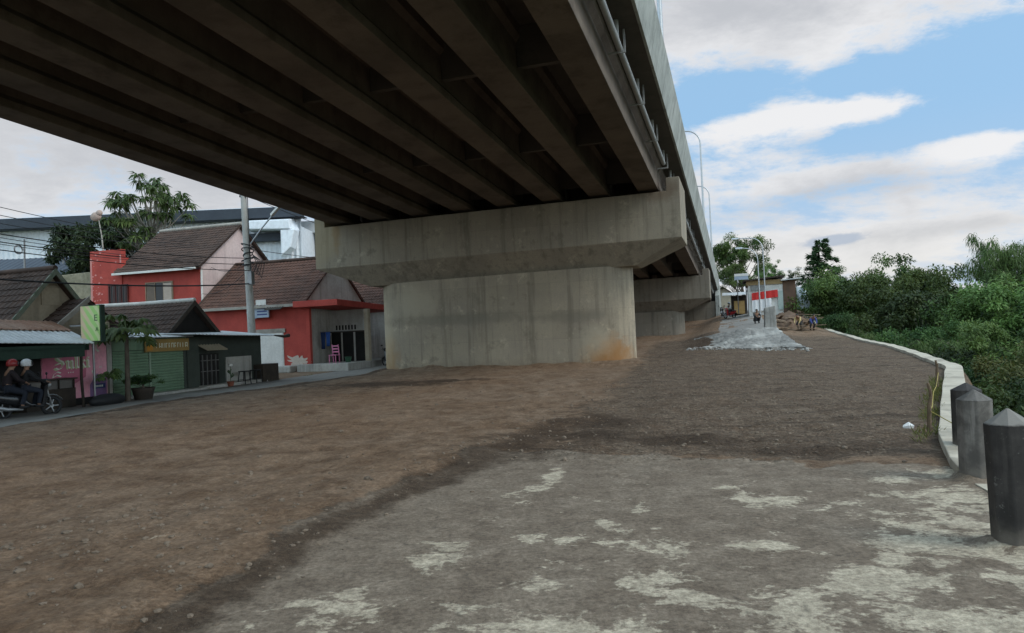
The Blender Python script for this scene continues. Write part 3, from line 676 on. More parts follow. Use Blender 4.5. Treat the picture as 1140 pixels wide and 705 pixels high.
mb = MB(); P_ = [(2.44,11.05,.32),(2.76,12.4,.22),(3.1,13.8,.30),(3.56,15.6,.24),(4.02,17.4,.36)]
mb.tube(P_, .006, 5)
single('rope', mb, rope_m, (2.66,11.05,.2), 'thin yellow rope strung between the wooden stakes by the wall', 'rope')
mb = MB(); mb.tube([(2.44,11.05,.3),(2.5,10.2,.24),(2.42,9.8,.38),(2.36,9.64,.42)], .006, 5)
single('rope', mb, rope_m, (2.66,11.05,.2), 'loose yellow rope end running from the first stake to the farthest bollard', 'rope')
lit = flat('litter_white', (.75,.74,.72), .5)
mb = MB(); rr = random.Random(3)
pts = [(math.cos(a)*.09*rr.uniform(.6,1.3), math.sin(a)*.07*rr.uniform(.6,1.3)) for a in np.linspace(0, 2*math.pi, 9)[:-1]]
mb.add([(p[0],p[1],.02+.03*rr.random()) for p in pts] + [(0,0,.085)] + [(p[0]*.9,p[1]*.9,.0) for p in pts], [(i,(i+1)%8,8) for i in range(8)] + [(9+i,9+(i+1)%8,(i+1)%8,i) for i in range(8)])
o = single('litter', mb, lit, (2.27,11.6,gz(2.27,11.6)), 'crumpled white plastic litter lying on the gravel near the first stake', 'litter', local=True)

# ------------------------------------------------------------------ loose stones
st_m = pmat('stones', (.20,.155,.115), (.12,.092,.068), rough=.9, scale=3, bump=.2)
def stones(n, name):
    mb_v = []; mb_f = []
    ico = [(0,0,1),(.89,0,.45),(.28,.85,.45),(-.72,.53,.45),(-.72,-.53,.45),(.28,-.85,.45),(.72,.53,-.45),(-.28,.85,-.45),(-.89,0,-.45),(-.28,-.85,-.45),(.72,-.53,-.45),(0,0,-1)]
    fc = [(0,1,2),(0,2,3),(0,3,4),(0,4,5),(0,5,1),(1,6,2),(2,7,3),(3,8,4),(4,9,5),(5,10,1),(2,6,7),(3,7,8),(4,8,9),(5,9,10),(1,10,6),(11,7,6),(11,8,7),(11,9,8),(11,10,9),(11,6,10)]
    for k in range(n):
        q = rr.random()
        if q < .12: u = rr.gauss(5.0, 1.0); v = rr.gauss(-4.9, .6); s = .005+.022*rr.random()**3      # rubble in the near left corner
        elif q < .24:
            i = rr.randrange(len(DARK)-1); f = rr.random(); u = DARK[i][0]*(1-f)+DARK[i+1][0]*f; v = DARK[i][1]*(1-f)+DARK[i+1][1]*f + rr.gauss(-.1,.35); s = .005+.018*rr.random()**3
        elif q < .85: u = rr.uniform(8.8, 30); v = rr.uniform(-3.5, 2.2+.16*(u-8)); s = .006+.026*rr.random()**2.5
        else: u = rr.uniform(3.5, 24); v = rr.uniform(-14, -3.3); s = .006+.030*rr.random()**3
        if u < 2.2 or v > edge(u)-.15: continue
        z = gz_fast(v, u)
        sx, sy, sz = s*rr.uniform(.8,1.5), s*rr.uniform(.8,1.5), s*rr.uniform(.5,.95); a = rr.uniform(0, 6.3); o = len(mb_v)
        for (x, y, z_) in ico:
            j = rr.uniform(.8,1.15); x, y, z_ = x*sx*j, y*sy*j, z_*sz*j
            mb_v.append((v + x*math.cos(a) - y*math.sin(a), u + x*math.sin(a) + y*math.cos(a), z + z_ + sz*.35))
        mb_f += [tuple(i+o for i in f) for f in fc]
    mb = MB(); mb.add(mb_v, mb_f); return single(name, mb, st_m, (0,0,0), kind='stuff')
_iu = lambda u: min(max(int(np.searchsorted(gu, u))-1, 0), nu-2)
def gz_fast(v, u):
    i = _iu(u); j = min(max(int(np.searchsorted(gv, v))-1, 0), nv-2)
    fu = (u-gu[i])/(gu[i+1]-gu[i]); fv = (v-gv[j])/(gv[j+1]-gv[j])
    return float((GZ[i,j]*(1-fu)+GZ[i+1,j]*fu)*(1-fv) + (GZ[i,j+1]*(1-fu)+GZ[i+1,j+1]*fu)*fv)
stones(2600, 'loose_gravel')

# ------------------------------------------------------------------ concrete slab sloping down from the lane
slab_m = concrete('slab_concrete', (.44,.425,.39), (.20,.19,.175), streak=.6, bands=False, dark=.85)
mb = MB(); nI, nJ = 60, 90; vs = []
for i in range(nI):
    s = i/(nI-1)
    for j in range(nJ):
        f = j/(nJ-1)
        top = Vector((-2.6 + 5.0*f, 50.6 - 2.2*f - 1.2*math.sin(f*3), .38 + .58*min(1, f*1.7)))
        bot = Vector((-2.3 + 5.7*f, 43.2 - 3.6*f + .9*math.sin(f*9)*.4 + 1.6*(fbm(np.array([f*9.]), np.array([3.3]), 4, 95)[0]-.5), .06 - .1))
        p = top.lerp(bot, s); sag = math.sin(s*math.pi)*.16; tongue = (.10*(fbm(np.array([f*6+s*2.2]), np.array([s*2.2]), 5, 91)[0]-.5)+.034*abs(math.sin(f*19 + s*5 + 3*fbm(np.array([f*4.]), np.array([s*3.]), 3, 92)[0])))*min(1,s*4)*min(1,(1-s)*6)
        p.z += -sag + tongue + .06*(fbm(np.array([p.x*1.5]), np.array([p.y*1.5]), 4, 71)[0]-.5) + .10*(fbm(np.array([p.x*4.5]), np.array([p.y*3.0]), 3, 73)[0]-.5)
        vs.append(tuple(p))
mb.add(vs, [(i*nJ+j, i*nJ+j+1, (i+1)*nJ+j+1, (i+1)*nJ+j) for i in range(nI-1) for j in range(nJ-1)], 0, False)
so = single('concrete_slope', mb, slab_m, (0, 45, 0), 'rough pale grey concrete slope poured below the end of the climbing lane', 'slope')
md = so.modifiers.new('thick', 'SOLIDIFY'); md.thickness = .25; md.offset = -1
rb = random.Random(8); mb = MB()
for _ in range(260):
    f = rb.random(); v0 = -2.4 + 5.8*f + rb.gauss(0,.15); u0_ = 43.0 - 3.6*f + rb.gauss(0,.7); s_ = .02 + .08*rb.random()**3; z0_ = gz_fast(v0, u0_)
    mb.ell((v0, u0_, z0_+s_*.3), (s_*rb.uniform(.8,1.6), s_*rb.uniform(.8,1.5), s_*rb.uniform(.5,.9)), 6, 4)
mb.sm = [False]*len(mb.sm); single('slab_rubble', mb, slab_m, (0,42,0), kind='stuff')
mb = MB(); mb.hexa([(1.75,49.6,-.1),(2.55,49.6,-.1),(2.55,51.4,-.1),(1.75,51.4,-.1),(1.85,49.8,2.45),(2.5,49.75,2.55),(2.5,51.2,2.6),(1.85,51.2,2.45)])
single('concrete_pier_stub', mb, slab_m, (2.1,50,0), 'thick pale concrete post standing at the corner of the sloping slab', 'post', bevel=.05)

# ------------------------------------------------------------------ street lamps
galv = pmat('galvanised', (.50,.51,.52), (.42,.43,.44), rough=.45, metal=.6, bump=.03)
lampglass = flat('lamp_glass', (.75,.76,.74), .25)
def street_lamp(v, u, z, h, reach, label, group, dirv_=-1, du=0.0, r=.07):
    t_ = thing('street_lamp', label, 'street lamp', (v,u,z), group)
    mb = MB(); mb.tube([(v,u,z-.2),(v,u,z+h*.5),(v,u,z+h-1.0)], [r*1.25,r,r*.8], 10); part('pole', mb, galv, t_)
    mb = MB(); pts = []
    for a in np.linspace(0, 1, 9):
        th = a*math.pi/2; pts.append((v + dirv_*(1-math.cos(th))*min(1.0, reach), u, z+h-1.0+math.sin(th)*1.0))
    pts.append((v+dirv_*reach, u+du, z+h+.06)); mb.tube(pts, [r*.75]*9+[r*.6], 8); part('arm', mb, galv, t_)
    mb = MB(); x = v+dirv_*reach; a, b_ = sorted((x, x+dirv_*.62))
    mb.hexa([(a,u-.12,z+h),(b_,u-.12,z+h),(b_,u+.12,z+h),(a,u+.12,z+h),(a+.05,u-.07,z+h+.12),(b_-.05,u-.07,z+h+.12),(b_-.05,u+.07,z+h+.12),(a+.05,u+.07,z+h+.12)])
    hd = part('lamp_head', mb, galv, t_, bevel=.02)
    mb = MB(); mb.box(a+.08,b_-.08,u-.09,u+.09,z+h-.03,z+h-.003); part('lens', mb, lampglass, hd, root=t_)
    return t_
for (u, h, lb) in [(24.2,8.0,'thin street lamp pole above the parapet at the top of the view'),(57.0,7.2,'tall street lamp arching over the bridge, clear against the sky'),(76.0,7.2,'smaller street lamp farther along the bridge parapet')]:
    street_lamp(-1.85, u, zb(-1.85,u,9.9), h, 1.5, lb, 'street lamps along the bridge')
for (v, u, h, rch, lb) in [(2.55,66,7.1,1.9,'taller grey street lamp in front of the white house, its long arm bent left'),(2.0,63,6.0,1.1,'paler, shorter street lamp just left of the taller one by the white house')]:
    street_lamp(v, u, gz0(v,u)-.1, h, rch, lb, 'pair of street lamps by the white house', r=.055)
# ------------------------------------------------------------------ buildings on the left
tile_m = pmat('roof_tiles', (.115,.062,.045), (.070,.042,.034), rough=.9, scale=1.6, bump=.2, grime=.6)
tile_dark = pmat('roof_tiles_dark', (.080,.049,.037), (.053,.036,.029), rough=.9, scale=1.6, bump=.2, grime=.6)
tile_red = pmat('roof_tiles_red', (.112,.056,.040), (.075,.043,.033), rough=.9, scale=1.8, bump=.2, grime=.6)
red_m = pmat('red_paint', (.44,.068,.050), (.35,.050,.038), rough=.75, scale=.9, bump=.08, streak=.25, streakcol=(.18,.03,.025), grime=.2)
redpeel_m = None
pink_m = pmat('pale_pink_plaster', (.60,.47,.44), (.52,.39,.37), rough=.85, scale=.8, bump=.08, streak=.3, streakcol=(.25,.2,.18))
cream_m = pmat('cream_plaster', (.42,.36,.27), (.34,.29,.21), rough=.85, scale=1, streak=.25)
greyw_m = pmat('grey_plaster', (.44,.42,.38), (.35,.335,.30), rough=.88, scale=1, streak=.4, grime=.2)
greenp_m = pmat('green_shutter_paint', (.19,.285,.185), (.15,.235,.15), rough=.6, scale=1.2, bump=.05, streak=.35, streakcol=(.05,.06,.04))
greend_m = pmat('dark_green_paint', (.025,.052,.036), (.018,.038,.027), rough=.7, scale=2)
dgreen_wall = pmat('grey_green_boards', (.060,.072,.058), (.045,.055,.045), rough=.8, scale=2, streak=.3)
woodd_m = pmat('dark_wood', (.055,.042,.032), (.035,.028,.022), rough=.85, scale=4, bump=.3)
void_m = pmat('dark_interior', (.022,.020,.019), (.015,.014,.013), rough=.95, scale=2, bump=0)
tin_m = pmat('old_tin', (.56,.56,.55), (.44,.435,.42), rough=.55, metal=.2, scale=1.4, bump=.1, grime=.35)
rust_m = pmat('rusty_tin', (.20,.095,.055), (.27,.17,.12), rough=.85, scale=1.2, bump=.15, grime=.3)
white_m = pmat('white_paint', (.72,.70,.66), (.62,.60,.56), rough=.6, scale=1.2, bump=.05, streak=.2, streakcol=(.3,.27,.22))
stone_m = pmat('mossy_stone_wall', (.30,.265,.19), (.20,.18,.12), rough=.95, scale=2.6, bump=.6, bscale=9, grime=.5, bdist=.08)
glass_m = flat('window_glass', (.02,.022,.025), .12)
black_m = pmat('black_rubber', (.022,.022,.023), (.016,.016,.017), rough=.6, bump=.05)
metal_m = pmat('dull_metal', (.30,.30,.30), (.22,.22,.22), rough=.4, metal=.8, bump=.05)
trim_m = pmat('weathered_trim', (.36,.33,.29), (.27,.245,.21), rough=.85, scale=3, grime=.3)

def roofsheet(p00, p10, p11, p01, per, amp, step=0.0, rise=.0, thick=.05, round_=True):
    """corrugated or tiled slope; p00-p10 is the ridge side, p01-p11 the eave side"""
    p00, p10, p11, p01 = map(Vector, (p00, p10, p11, p01))
    wd = max((p10-p00).length, (p11-p01).length); dp = max((p01-p00).length, (p11-p10).length)
    n = (p10-p00).cross(p01-p00).normalized()
    if n.z < 0: n = -n
    nx = max(4, int(wd/per*6)); rows = max(1, int(dp/step)) if step else 1
    mb = MB(); vs = []; ys = []
    for r in range(rows):
        ys += [(r/rows, 0.0), ((r+1)/rows - 1e-4, rise)]
    jr = random.Random(int(wd*1000))
    jit = [[jr.uniform(-.15,.15)*rise for _ in range(int(wd/per)+2)] for _ in range(rows)]
    for k, (y, h) in enumerate(ys):
        for i in range(nx+1):
            x = i/nx; a = p00.lerp(p10, x); b_ = p01.lerp(p11, x); p = a.lerp(b_, y)
            c = math.sin(2*math.pi*x*wd/per); c = (abs(c)**.8)*(1 if c > 0 else -1) if not step else (c if c > -.3 else -.3)
            sag = -.03*math.sin(x*math.pi)*min(1, dp/3)
            vs.append(p + n*(amp*c + h + (jit[k//2][int(x*wd/per)] if step else 0)) + Vector((0,0,sag)))
    m_ = nx+1
    mb.add(vs, [(k*m_+i, k*m_+i+1, (k+1)*m_+i+1, (k+1)*m_+i) for k in range(len(ys)-1) for i in range(nx)], 0, not step)
    d = -n*thick
    mb.slab([p00+d, p10+d, p11+d, p01+d] if (p10-p00).cross(p11-p00).dot(n) > 0 else [p01+d, p11+d, p10+d, p00+d], thick)
    return mb
def tiles(*p, **k): return roofsheet(*p, per=.24, amp=.028, step=.31, rise=.03, **k)
def tin(*p, **k): return roofsheet(*p, per=k.pop('per', .15), amp=k.pop('amp', .02), thick=.012, **k)
def gable_house(name, label, vf, vb, u0, ur, u1, ze, zr, z0, wallm, roofm, over=.35, gable=None, ridge_tiles=None, frontover=.3):
    """ridge along v, gable end facing the road at vf"""
    t_ = thing(name, label, 'house', (vf, (u0+u1)/2, z0))
    mb = MB(); mb.prism([(u0,z0),(u1,z0),(u1,ze-.14),(ur,zr-.17),(u0,ze-.14)], vb, vf, 'v'); part('wall', mb, wallm, t_)
    s0 = (zr-ze)/(ur-u0); s1 = (zr-ze)/(u1-ur); vo = vf+frontover
    m1 = tiles((vb,ur,zr),(vo,ur,zr),(vo,u0-over,ze-s0*over),(vb,u0-over,ze-s0*over)); r = part('roof', m1, roofm, t_)
    m2 = tiles((vb,ur,zr),(vo,ur,zr),(vo,u1+over,ze-s1*over),(vb,u1+over,ze-s1*over)); part('roof', m2, roofm, t_)
    mr = MB(); mr.tube([(vb,ur,zr+.03),((vb+vo)/2,ur,zr),(vo,ur,zr+.03)], .10, 8); part('ridge', mr, ridge_tiles or roofm, r, root=t_)
    mg = MB()
    for (a, z_a) in ((u0-over, ze-s0*over), (u1+over, ze-s1*over)):
        p, q = Vector((vo+.02,ur,zr+.02)), Vector((vo+.02,a,z_a+.02))
        mg.hexa([(q.x-.05,q.y,q.z-.22),(q.x,q.y,q.z-.22),(p.x,p.y,p.z-.22),(p.x-.05,p.y,p.z-.22),(q.x-.05,q.y,q.z),(q.x,q.y,q.z),(p.x,p.y,p.z),(p.x-.05,p.y,p.z)])
    part('bargeboard', mg, gable or trim_m, t_)
    return t_
# ---- house A, behind the pink stall
green_trim = pmat('green_trim', (.13,.17,.12), (.20,.20,.16), rough=.8, scale=4, grime=.3)
hA = gable_house('tiled_house', 'old house with two dark tiled gables behind the pink stall', -22.9, -31, 18.75, 20.1, 21.45, 3.06, 4.5, -.2, cream_m, tile_dark, gable=green_trim)
mb = MB(); mb.box(-22.9,-22.86,19.75,20.45,3.25,3.85); part('gable_panel', mb, cream_m, hA)
mb = tiles((-24.6,20.86,3.46),(-22.0,20.86,3.46),(-22.0,19.3,2.30),(-24.6,19.3,2.30)); part('porch_roof', mb, tile_dark, hA)
mb = MB(); mb.hexa([(-22.03,19.25,2.12),(-21.98,19.25,2.12),(-21.98,20.9,3.34),(-22.03,20.9,3.34),(-22.03,19.25,2.32),(-21.98,19.25,2.32),(-21.98,20.9,3.54),(-22.03,20.9,3.54)]); part('bargeboard', mb, trim_m, hA)
mb = MB(); mb.prism([(19.4,-.2),(21.9,-.2),(21.9,2.7),(20.86,3.38),(19.4,2.28)], -22.85, -22.15, 'v'); part('porch_wall', mb, cream_m, hA)
mb = tiles((-24.6,20.86,3.46),(-22.0,20.86,3.46),(-22.0,22.2,2.52),(-24.6,22.2,2.52)); part('porch_roof', mb, tile_dark, hA)
# ---- far left pink plastered house with sagging roof
hZ = gable_house('pinkish_house', 'small dark roofed house with pale pinkish gable at the far left edge', -26.5, -34, 17.6, 19.9, 22.4, 3.4, 4.75, -.2, pink_m, tile_dark)
# ---- the pink stall
dist = lambda *a: None
pinkb = pmat('pink_banner', (.78,.36,.43), (.70,.30,.37), rough=.6, scale=.8, bump=.03)
pink_shade = pmat('shaded_pink_banner', (.52,.15,.22), (.45,.12,.18), rough=.6, scale=.8, bump=.03)
letter = flat('banner_lettering', (.72,.74,.62), .6)
letter_g = flat('banner_lettering_green', (.45,.52,.30), .6)
navy = flat('navy_label', (.03,.05,.17), .5)
st = thing('food_stall', 'food stall with pink lettered walls under a rusty tin awning', 'food stall', (-21.3, 19.4, -.2))
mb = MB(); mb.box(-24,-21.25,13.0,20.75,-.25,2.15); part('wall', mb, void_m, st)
mb = MB(); mb.box(-21.245,-21.2,18.25,20.78,.02,1.98); wp = part('pink_wall', mb, pinkb, st)
mb = MB(); mb.box(-21.249,-21.16,20.78,20.98,-.25,1.98); part('pillar', mb, greyw_m, st)
mb = MB(); mb.quad((-21.196,18.25,.72),(-21.196,19.0,.30),(-21.196,19.9,.72),(-21.196,20.0,1.98),(-21.196,18.25,1.98)); part('banner_field', mb, pink_shade, wp, root=st)  # left part of the wall, painted darker for the awning's shade
mb = MB(); mb.quad((-21.195,20.05,.02),(-21.195,20.75,.02),(-21.195,20.75,.62),(-21.195,20.35,.80),(-21.195,20.05,.42)); part('banner_field', mb, flat('violet_banner', (.24,.14,.28), .6), wp, root=st)
mb = MB(); mb.box(-21.2,-21.185,20.18,20.68,.28,.44); lb_ = part('blue_label', mb, navy, wp, root=st)
mb = MB()
for k, (a, b_) in enumerate([(20.27,20.31),(20.33,20.38),(20.40,20.44),(20.46,20.50),(20.52,20.58)]): mb.box(-21.185,-21.18,a,b_,.325,.395)
part('blue_label_writing', mb, letter, lb_ if False else wp, root=st)
# letters with a broad nib; x runs along u, y is z
def nib(strokes, ox, oz, s, v, nw=.16, ang=42, mi=0, mb=None):
    mb = mb or MB(); nx, nz = nw*math.cos(R(ang)), nw*math.sin(R(ang)); k = 0
    for st_ in strokes:
        for (a, b_) in zip(st_[:-1], st_[1:]):
            k += 1; vv = v + .0006*(k % 7) + .0002*k
            P = lambda q, sg: (vv, ox + s*(q[0] + sg*nx/2), oz + s*(q[1] + sg*nz/2))
            mb.quad(P(a,-1), P(b_,-1), P(b_,1), P(a,1), mi=mi)
    return mb
BL = {'S': [[(.95,1.3),(.7,1.42),(.35,1.3),(.2,1.05),(.45,.85),(.8,.68),(.95,.42),(.7,.12),(.35,.0),(.05,.15)],[(.95,1.15),(.7,1.2),(.4,1.0)],[(.5,.15),(.75,.35)],[(-.05,.3),(.2,.5),(.6,.55)],[(.05,-.1),(-.2,-.35)]],
      'u': [[(.05,.78),(.18,.66),(.18,.18),(.3,.05),(.45,.18)],[(.5,.78),(.62,.66),(.62,.15),(.75,.03)]],
      'l': [[(.02,1.25),(.16,1.12),(.16,.17),(.3,.04)]],
      'k': [[(.02,1.25),(.16,1.12),(.16,.15),(.26,.04)],[(.16,.52),(.45,.8),(.5,.62),(.22,.42)],[(.3,.45),(.5,.14),(.62,.04)]],
      'i': [[(.04,.78),(.16,.66),(.16,.16),(.28,.04)],[(.14,1.02),(.22,.94)]]}
mb = MB(); x = 18.72
for ch, adv in (('S',1.18),('u',.92),('l',.44),('k',.76),('i',.4)):
    nib(BL[ch], x, 1.02, .36, -21.190, mb=mb); x += adv*.36*1.05
part('sulki_lettering', mb, letter, wp, root=st)
mb = MB(); x = 18.68
for ch, adv in (('S',1.18),('u',.92),('l',.44),('k',.76),('i',.4)):
    nib(BL[ch], x-.028, 1.0, .36, -21.1935, nw=.22, mb=mb); x += adv*.36*1.05
part('lettering_shadow', mb, letter_g, wp, root=st)
mb = MB()                                     # the upper line of writing, all but its feet hidden behind the awning
for k in range(9): nib([[(.0,1.0),(.12,.9),(.12,.1),(.25,0)]], 18.62+.155*k, 1.62, .20, -21.191, mb=mb)
nib([[(.5,.7),(.35,.8),(.1,.6),(.1,.2),(.35,0),(.55,.15)]], 20.30, 1.55, .42, -21.190, mb=mb); nib([[(.1,.3),(.0,.0)]], 20.22, 1.82, .5, -21.190, mb=mb)
nib([[(.0,.6),(.15,.2),(.3,.6)],[(.3,.6),(.05,-.3)]], 20.15, .72, .32, -21.190, mb=mb); nib([[(0,.3),(0,0)],[(.25,.3),(.25,0)]], 20.48, .98, .22, -21.19, mb=mb)
for k in range(3): nib([[(0,.2),(.1,.1)]], 19.2+.09*k, .86, .25, -21.19, mb=mb)
nib([[(.9,.3),(.5,.42),(.1,.2),(.0,-.1)],[(.0,-.1),(.5,.1),(.9,-.05)]], 18.62, .80, .34, -21.1905, mb=mb)
part('small_lettering', mb, letter, wp, root=st)
mb = MB(); mb.box(-21.15,-19.95,13.2,18.66,1.66,1.72); mb.box(-19.99,-19.95,13.2,18.72,1.42,1.80); mb.box(-21.19,-21.12,18.2,20.0,1.62,1.98); part('valance', mb, greend_m, st)
aw = part('awning', tin((-22.4,13.0,2.86),(-22.4,19.7,2.66),(-21.05,19.3,2.28),(-21.05,13.0,2.5), per=.2), rust_m, st)
part('awning', tin((-21.1,13.0,2.47),(-21.1,19.25,2.26),(-19.75,18.9,1.83),(-19.75,13.0,2.02), per=.2), tin_m, st, label='lower pale grey part of the tin awning')
mb = MB()
mb.tube([(-20.0,18.66,-.22),(-20.02,18.62,.8),(-20.05,18.68,1.82)], .045, 7); part('post', mb, woodd_m, st)
mb = MB(); mb.tube([(-20.0,14.6,-.22),(-20.02,14.6,1.9)], .045, 7); part('post', mb, woodd_m, st)
ct = thing('counter', 'low dark wooden counter standing in front of the pink lettered wall', 'counter', (-20.9, 18.5, -.2))
mb = MB(); mb.box(-21.1,-20.62,17.2,18.95,-.22,.42); part('board', mb, woodd_m, ct)
mb = MB(); mb.box(-21.12,-20.58,17.15,19.0,.70,.745)
for u in (17.25,17.8,18.35,18.9): mb.box(-20.66,-20.62,u-.02,u+.02,.42,.70)
part('rail', mb, woodd_m, ct)
mb = MB(); mb.box(-21.0,-20.68,17.25,18.9,.425,.69); part('pane', mb, pmat('dusty_glass', (.16,.145,.13), (.12,.11,.10), rough=.3), ct)
# ---- upright signboard
lime = None
m_, t_, b_ = newmat('faded_sign_print'); V = t_.nodes.new('ShaderNodeTexCoord').outputs['Object']
wv = t_.nodes.new('ShaderNodeTexWave'); wv.inputs['Scale'].default_value = 1.3; wv.inputs['Distortion'].default_value = 2.5; mpw = t_.nodes.new('ShaderNodeMapping'); mpw.inputs['Rotation'].default_value = (0, R(35), 0); t_.links.new(V, mpw.inputs[0]); t_.links.new(mpw.outputs[0], wv.inputs['Vector'])
c = mixc(t_, smooth(t_, wv.outputs['Fac'], .35, .7), (.34,.58,.16), (.52,.60,.28)); sx = t_.nodes.new('ShaderNodeSeparateXYZ'); t_.links.new(V, sx.inputs[0])
pk = smooth(t_, mathn(t_, 'ADD', mathn(t_, 'MULTIPLY', sx.outputs[0], -1.0), mathn(t_, 'MULTIPLY', wv.outputs['Fac'], .35)), .1, .5)
c = mixc(t_, mathn(t_, 'MULTIPLY', pk, .75), c, (.66,.42,.30)); t_.links.new(c, b_.inputs['Base Color']); b_.inputs['Roughness'].default_value = .5
sg = thing('signboard', 'upright lime green signboard with faded print beside the papaya tree', 'sign', (-20.0, 19.0, 1.88))
mb = MB(); mb.box(-20.36,-19.60,18.98,19.0,1.9,3.04); part('face', mb, m_, sg)
mb = MB(); mb.box(-20.40,-19.55,19.001,19.16,1.87,3.07); part('box', mb, greend_m, sg)
mb = MB(); mb.box(-19.80,-19.77,18.972,18.98,2.55,2.75); mb.box(-19.77,-19.68,18.972,18.98,2.72,2.75); mb.box(-19.77,-19.69,18.972,18.98,2.635,2.665); mb.box(-19.77,-19.68,18.972,18.98,2.55,2.58); mb.tube([(-19.75,18.976,2.22),(-19.70,18.976,2.34),(-19.66,18.976,2.22)], .014, 4)
part('writing', mb, flat('sign_writing', (.10,.16,.08), .6), sg)
mb = MB(); mb.tube([(-19.98,19.08,1.9),(-19.98,19.08,-.2)], .035, 8); mb.box(-20.9,-19.98,19.05,19.1,2.4,2.45); part('post', mb, metal_m, sg)

# ---- green shop with roller shutters
gs = thing('shop', 'closed shop with green roller shutters behind the papaya tree', 'shop', (-21.2, 22.7, -.2))
mb = MB(); mb.box(-25,-21.25,20.99,24.75,-.25,2.0); part('wall', mb, dgreen_wall, gs)
for (a, b_) in ((21.05,22.72),(22.84,24.55)):
    mb = MB()
    for k in range(16): z = -.18 + k*.106; mb.prism([(-21.24,z),(-21.21,z+.006),(-21.19,z+.05),(-21.21,z+.1),(-21.24,z+.106)], a, b_, 'u')
    part('shutter', mb, greenp_m, gs)
mb = MB(); mb.box(-21.245,-21.17,22.74,22.82,-.2,1.9); part('mullion', mb, pmat('pale_green_paint', (.30,.38,.28), (.25,.32,.24)), gs)
mb = MB(); mb.box(-21.245,-21.15,21.0,24.7,1.53,1.98); part('fascia', mb, greenp_m, gs)
mb = tin((-23.5,20.9,2.25),(-23.5,24.6,2.25),(-20.7,24.6,2.0),(-20.7,20.9,2.0)); part('flat_roof', mb, tin_m, gs)
ys = thing('shop_sign', 'narrow ochre shop sign with pale writing over the green shutters', 'sign', (-21.0, 23.5, 1.44))
ochre = pmat('ochre_sign', (.34,.22,.07), (.28,.18,.06), rough=.6, scale=2, bump=.03)
mb = MB(); mb.box(-21.1,-21.04,22.42,24.72,1.44,1.92); part('board', mb, ochre, ys)
mb = MB(); mb.box(-21.039,-21.034,22.5,22.78,1.50,1.86); part('emblem', mb, flat('sign_orange', (.55,.24,.03), .6), ys)
mb = MB(); r2 = random.Random(5); x = 22.95
while x < 24.6:
    wd = r2.uniform(.07,.11); mb.box(-21.037,-21.032,x,x+.03,1.58,1.76)
    if r2.random() < .3: mb.box(-21.0371,-21.0322,x+.03,x+wd,1.73,1.76)
    if r2.random() < .4: mb.box(-21.0371,-21.0322,x+.03,x+wd*.8,1.62,1.65)
    if r2.random() < .5: mb.box(-21.037,-21.032,x+wd,x+wd+.026,1.58,1.76)
    x += wd + .065
part('writing', mb, letter, ys)
# ---- dark tiled house G behind the shop
ridge_w = pmat('whitewashed_ridge', (.55,.53,.49), (.42,.40,.36), rough=.9, scale=3, grime=.3)
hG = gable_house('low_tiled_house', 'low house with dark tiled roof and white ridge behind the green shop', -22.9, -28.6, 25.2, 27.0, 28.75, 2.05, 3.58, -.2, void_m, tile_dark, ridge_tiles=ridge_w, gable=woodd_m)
# ---- dark stall with the bent tin roof
ds = thing('stall', 'dark green wooden stall with a bent tin roof beside the green shop', 'stall', (-21.2, 27.2, -.2))
mb = MB(); mb.box(-23.4,-21.25,24.76,29.7,-.25,1.98); part('wall', mb, pmat('stall_boards', (.050,.060,.050), (.038,.045,.038), rough=.8, scale=2, streak=.2), ds)
rf = tin((-23.6,24.2,2.22),(-23.6,30.0,2.25),(-20.15,29.6,1.92),(-20.15,24.0,2.06), per=.22, amp=.025); rf_ = part('roof', rf, tin_m, ds)
mb = MB(); mb.tube([(-20.15,29.2,1.92),(-20.1,29.9,1.86),(-20.2,30.4,1.9)], [.03,.07,.09], 7); part('roof_edge', mb, woodd_m, rf_, root=ds)
mb = MB(); mb.box(-21.25,-21.2,27.15,28.9,-.2,1.05); part('grey_panel', mb, greyw_m, ds)
mb = MB(); mb.box(-21.25,-21.21,24.8,25.5,-.2,1.95); part('pale_panel', mb, dgreen_wall, ds)
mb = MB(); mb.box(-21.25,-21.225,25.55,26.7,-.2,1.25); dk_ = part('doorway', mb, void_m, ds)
mb = MB()
for k in range(4): mb.box(-21.225,-21.19,25.65+.27*k,25.69+.27*k,-.2,1.2)
for z in (.5,.95): mb.box(-21.225,-21.195,25.58,26.68,z,z+.03)
part('door_bars', mb, metal_m, dk_, root=ds)
part('door_awning', tin((-21.3,25.45,1.66),(-21.3,26.75,1.66),(-20.75,26.7,1.40),(-20.75,25.45,1.40), per=.18), pmat('cream_tin', (.50,.44,.33), (.42,.36,.26), rough=.7, grime=.3), ds)
mb = MB(); mb.box(-21.6,-20.75,29.1,30.3,-.22,.62); part('crate_box', mb, woodd_m, ds)
for k, (u, lb) in enumerate([(27.75,'left hand dark stool in front of the grey stall panel'),(28.55,'right hand dark stool in front of the grey stall panel')]):
    s_ = thing('stool', lb, 'stool', (-20.75, u, gz0(-20.75,u)), 'two stools at the dark stall'); z0 = gz0(-20.75,u)
    mb = MB(); mb.box(-20.93,-20.57,u-.19,u+.19,z0+.60,z0+.645); part('seat', mb, black_m, s_, bevel=.015)
    for a in (-1,1):
        for c_ in (-1,1):
            mb = MB(); mb.tube([(-20.75+a*.2,u+c_*.21,z0),(-20.75+a*.14,u+c_*.15,z0+.60)], .022, 6); part('leg', mb, black_m, s_)
    mb = MB()
    for a in (-1,1): mb.tube([(-20.75+a*.175,u-.185,z0+.25),(-20.75+a*.175,u+.185,z0+.25)], .014, 6)
    part('stretcher', mb, black_m, s_)
sl = thing('street_flower_pot', 'small potted plant with pale bloom beside the stall doorway', 'potted plant', (-20.7, 26.75, gz0(-20.7,26.75))); z0 = gz0(-20.7,26.75)
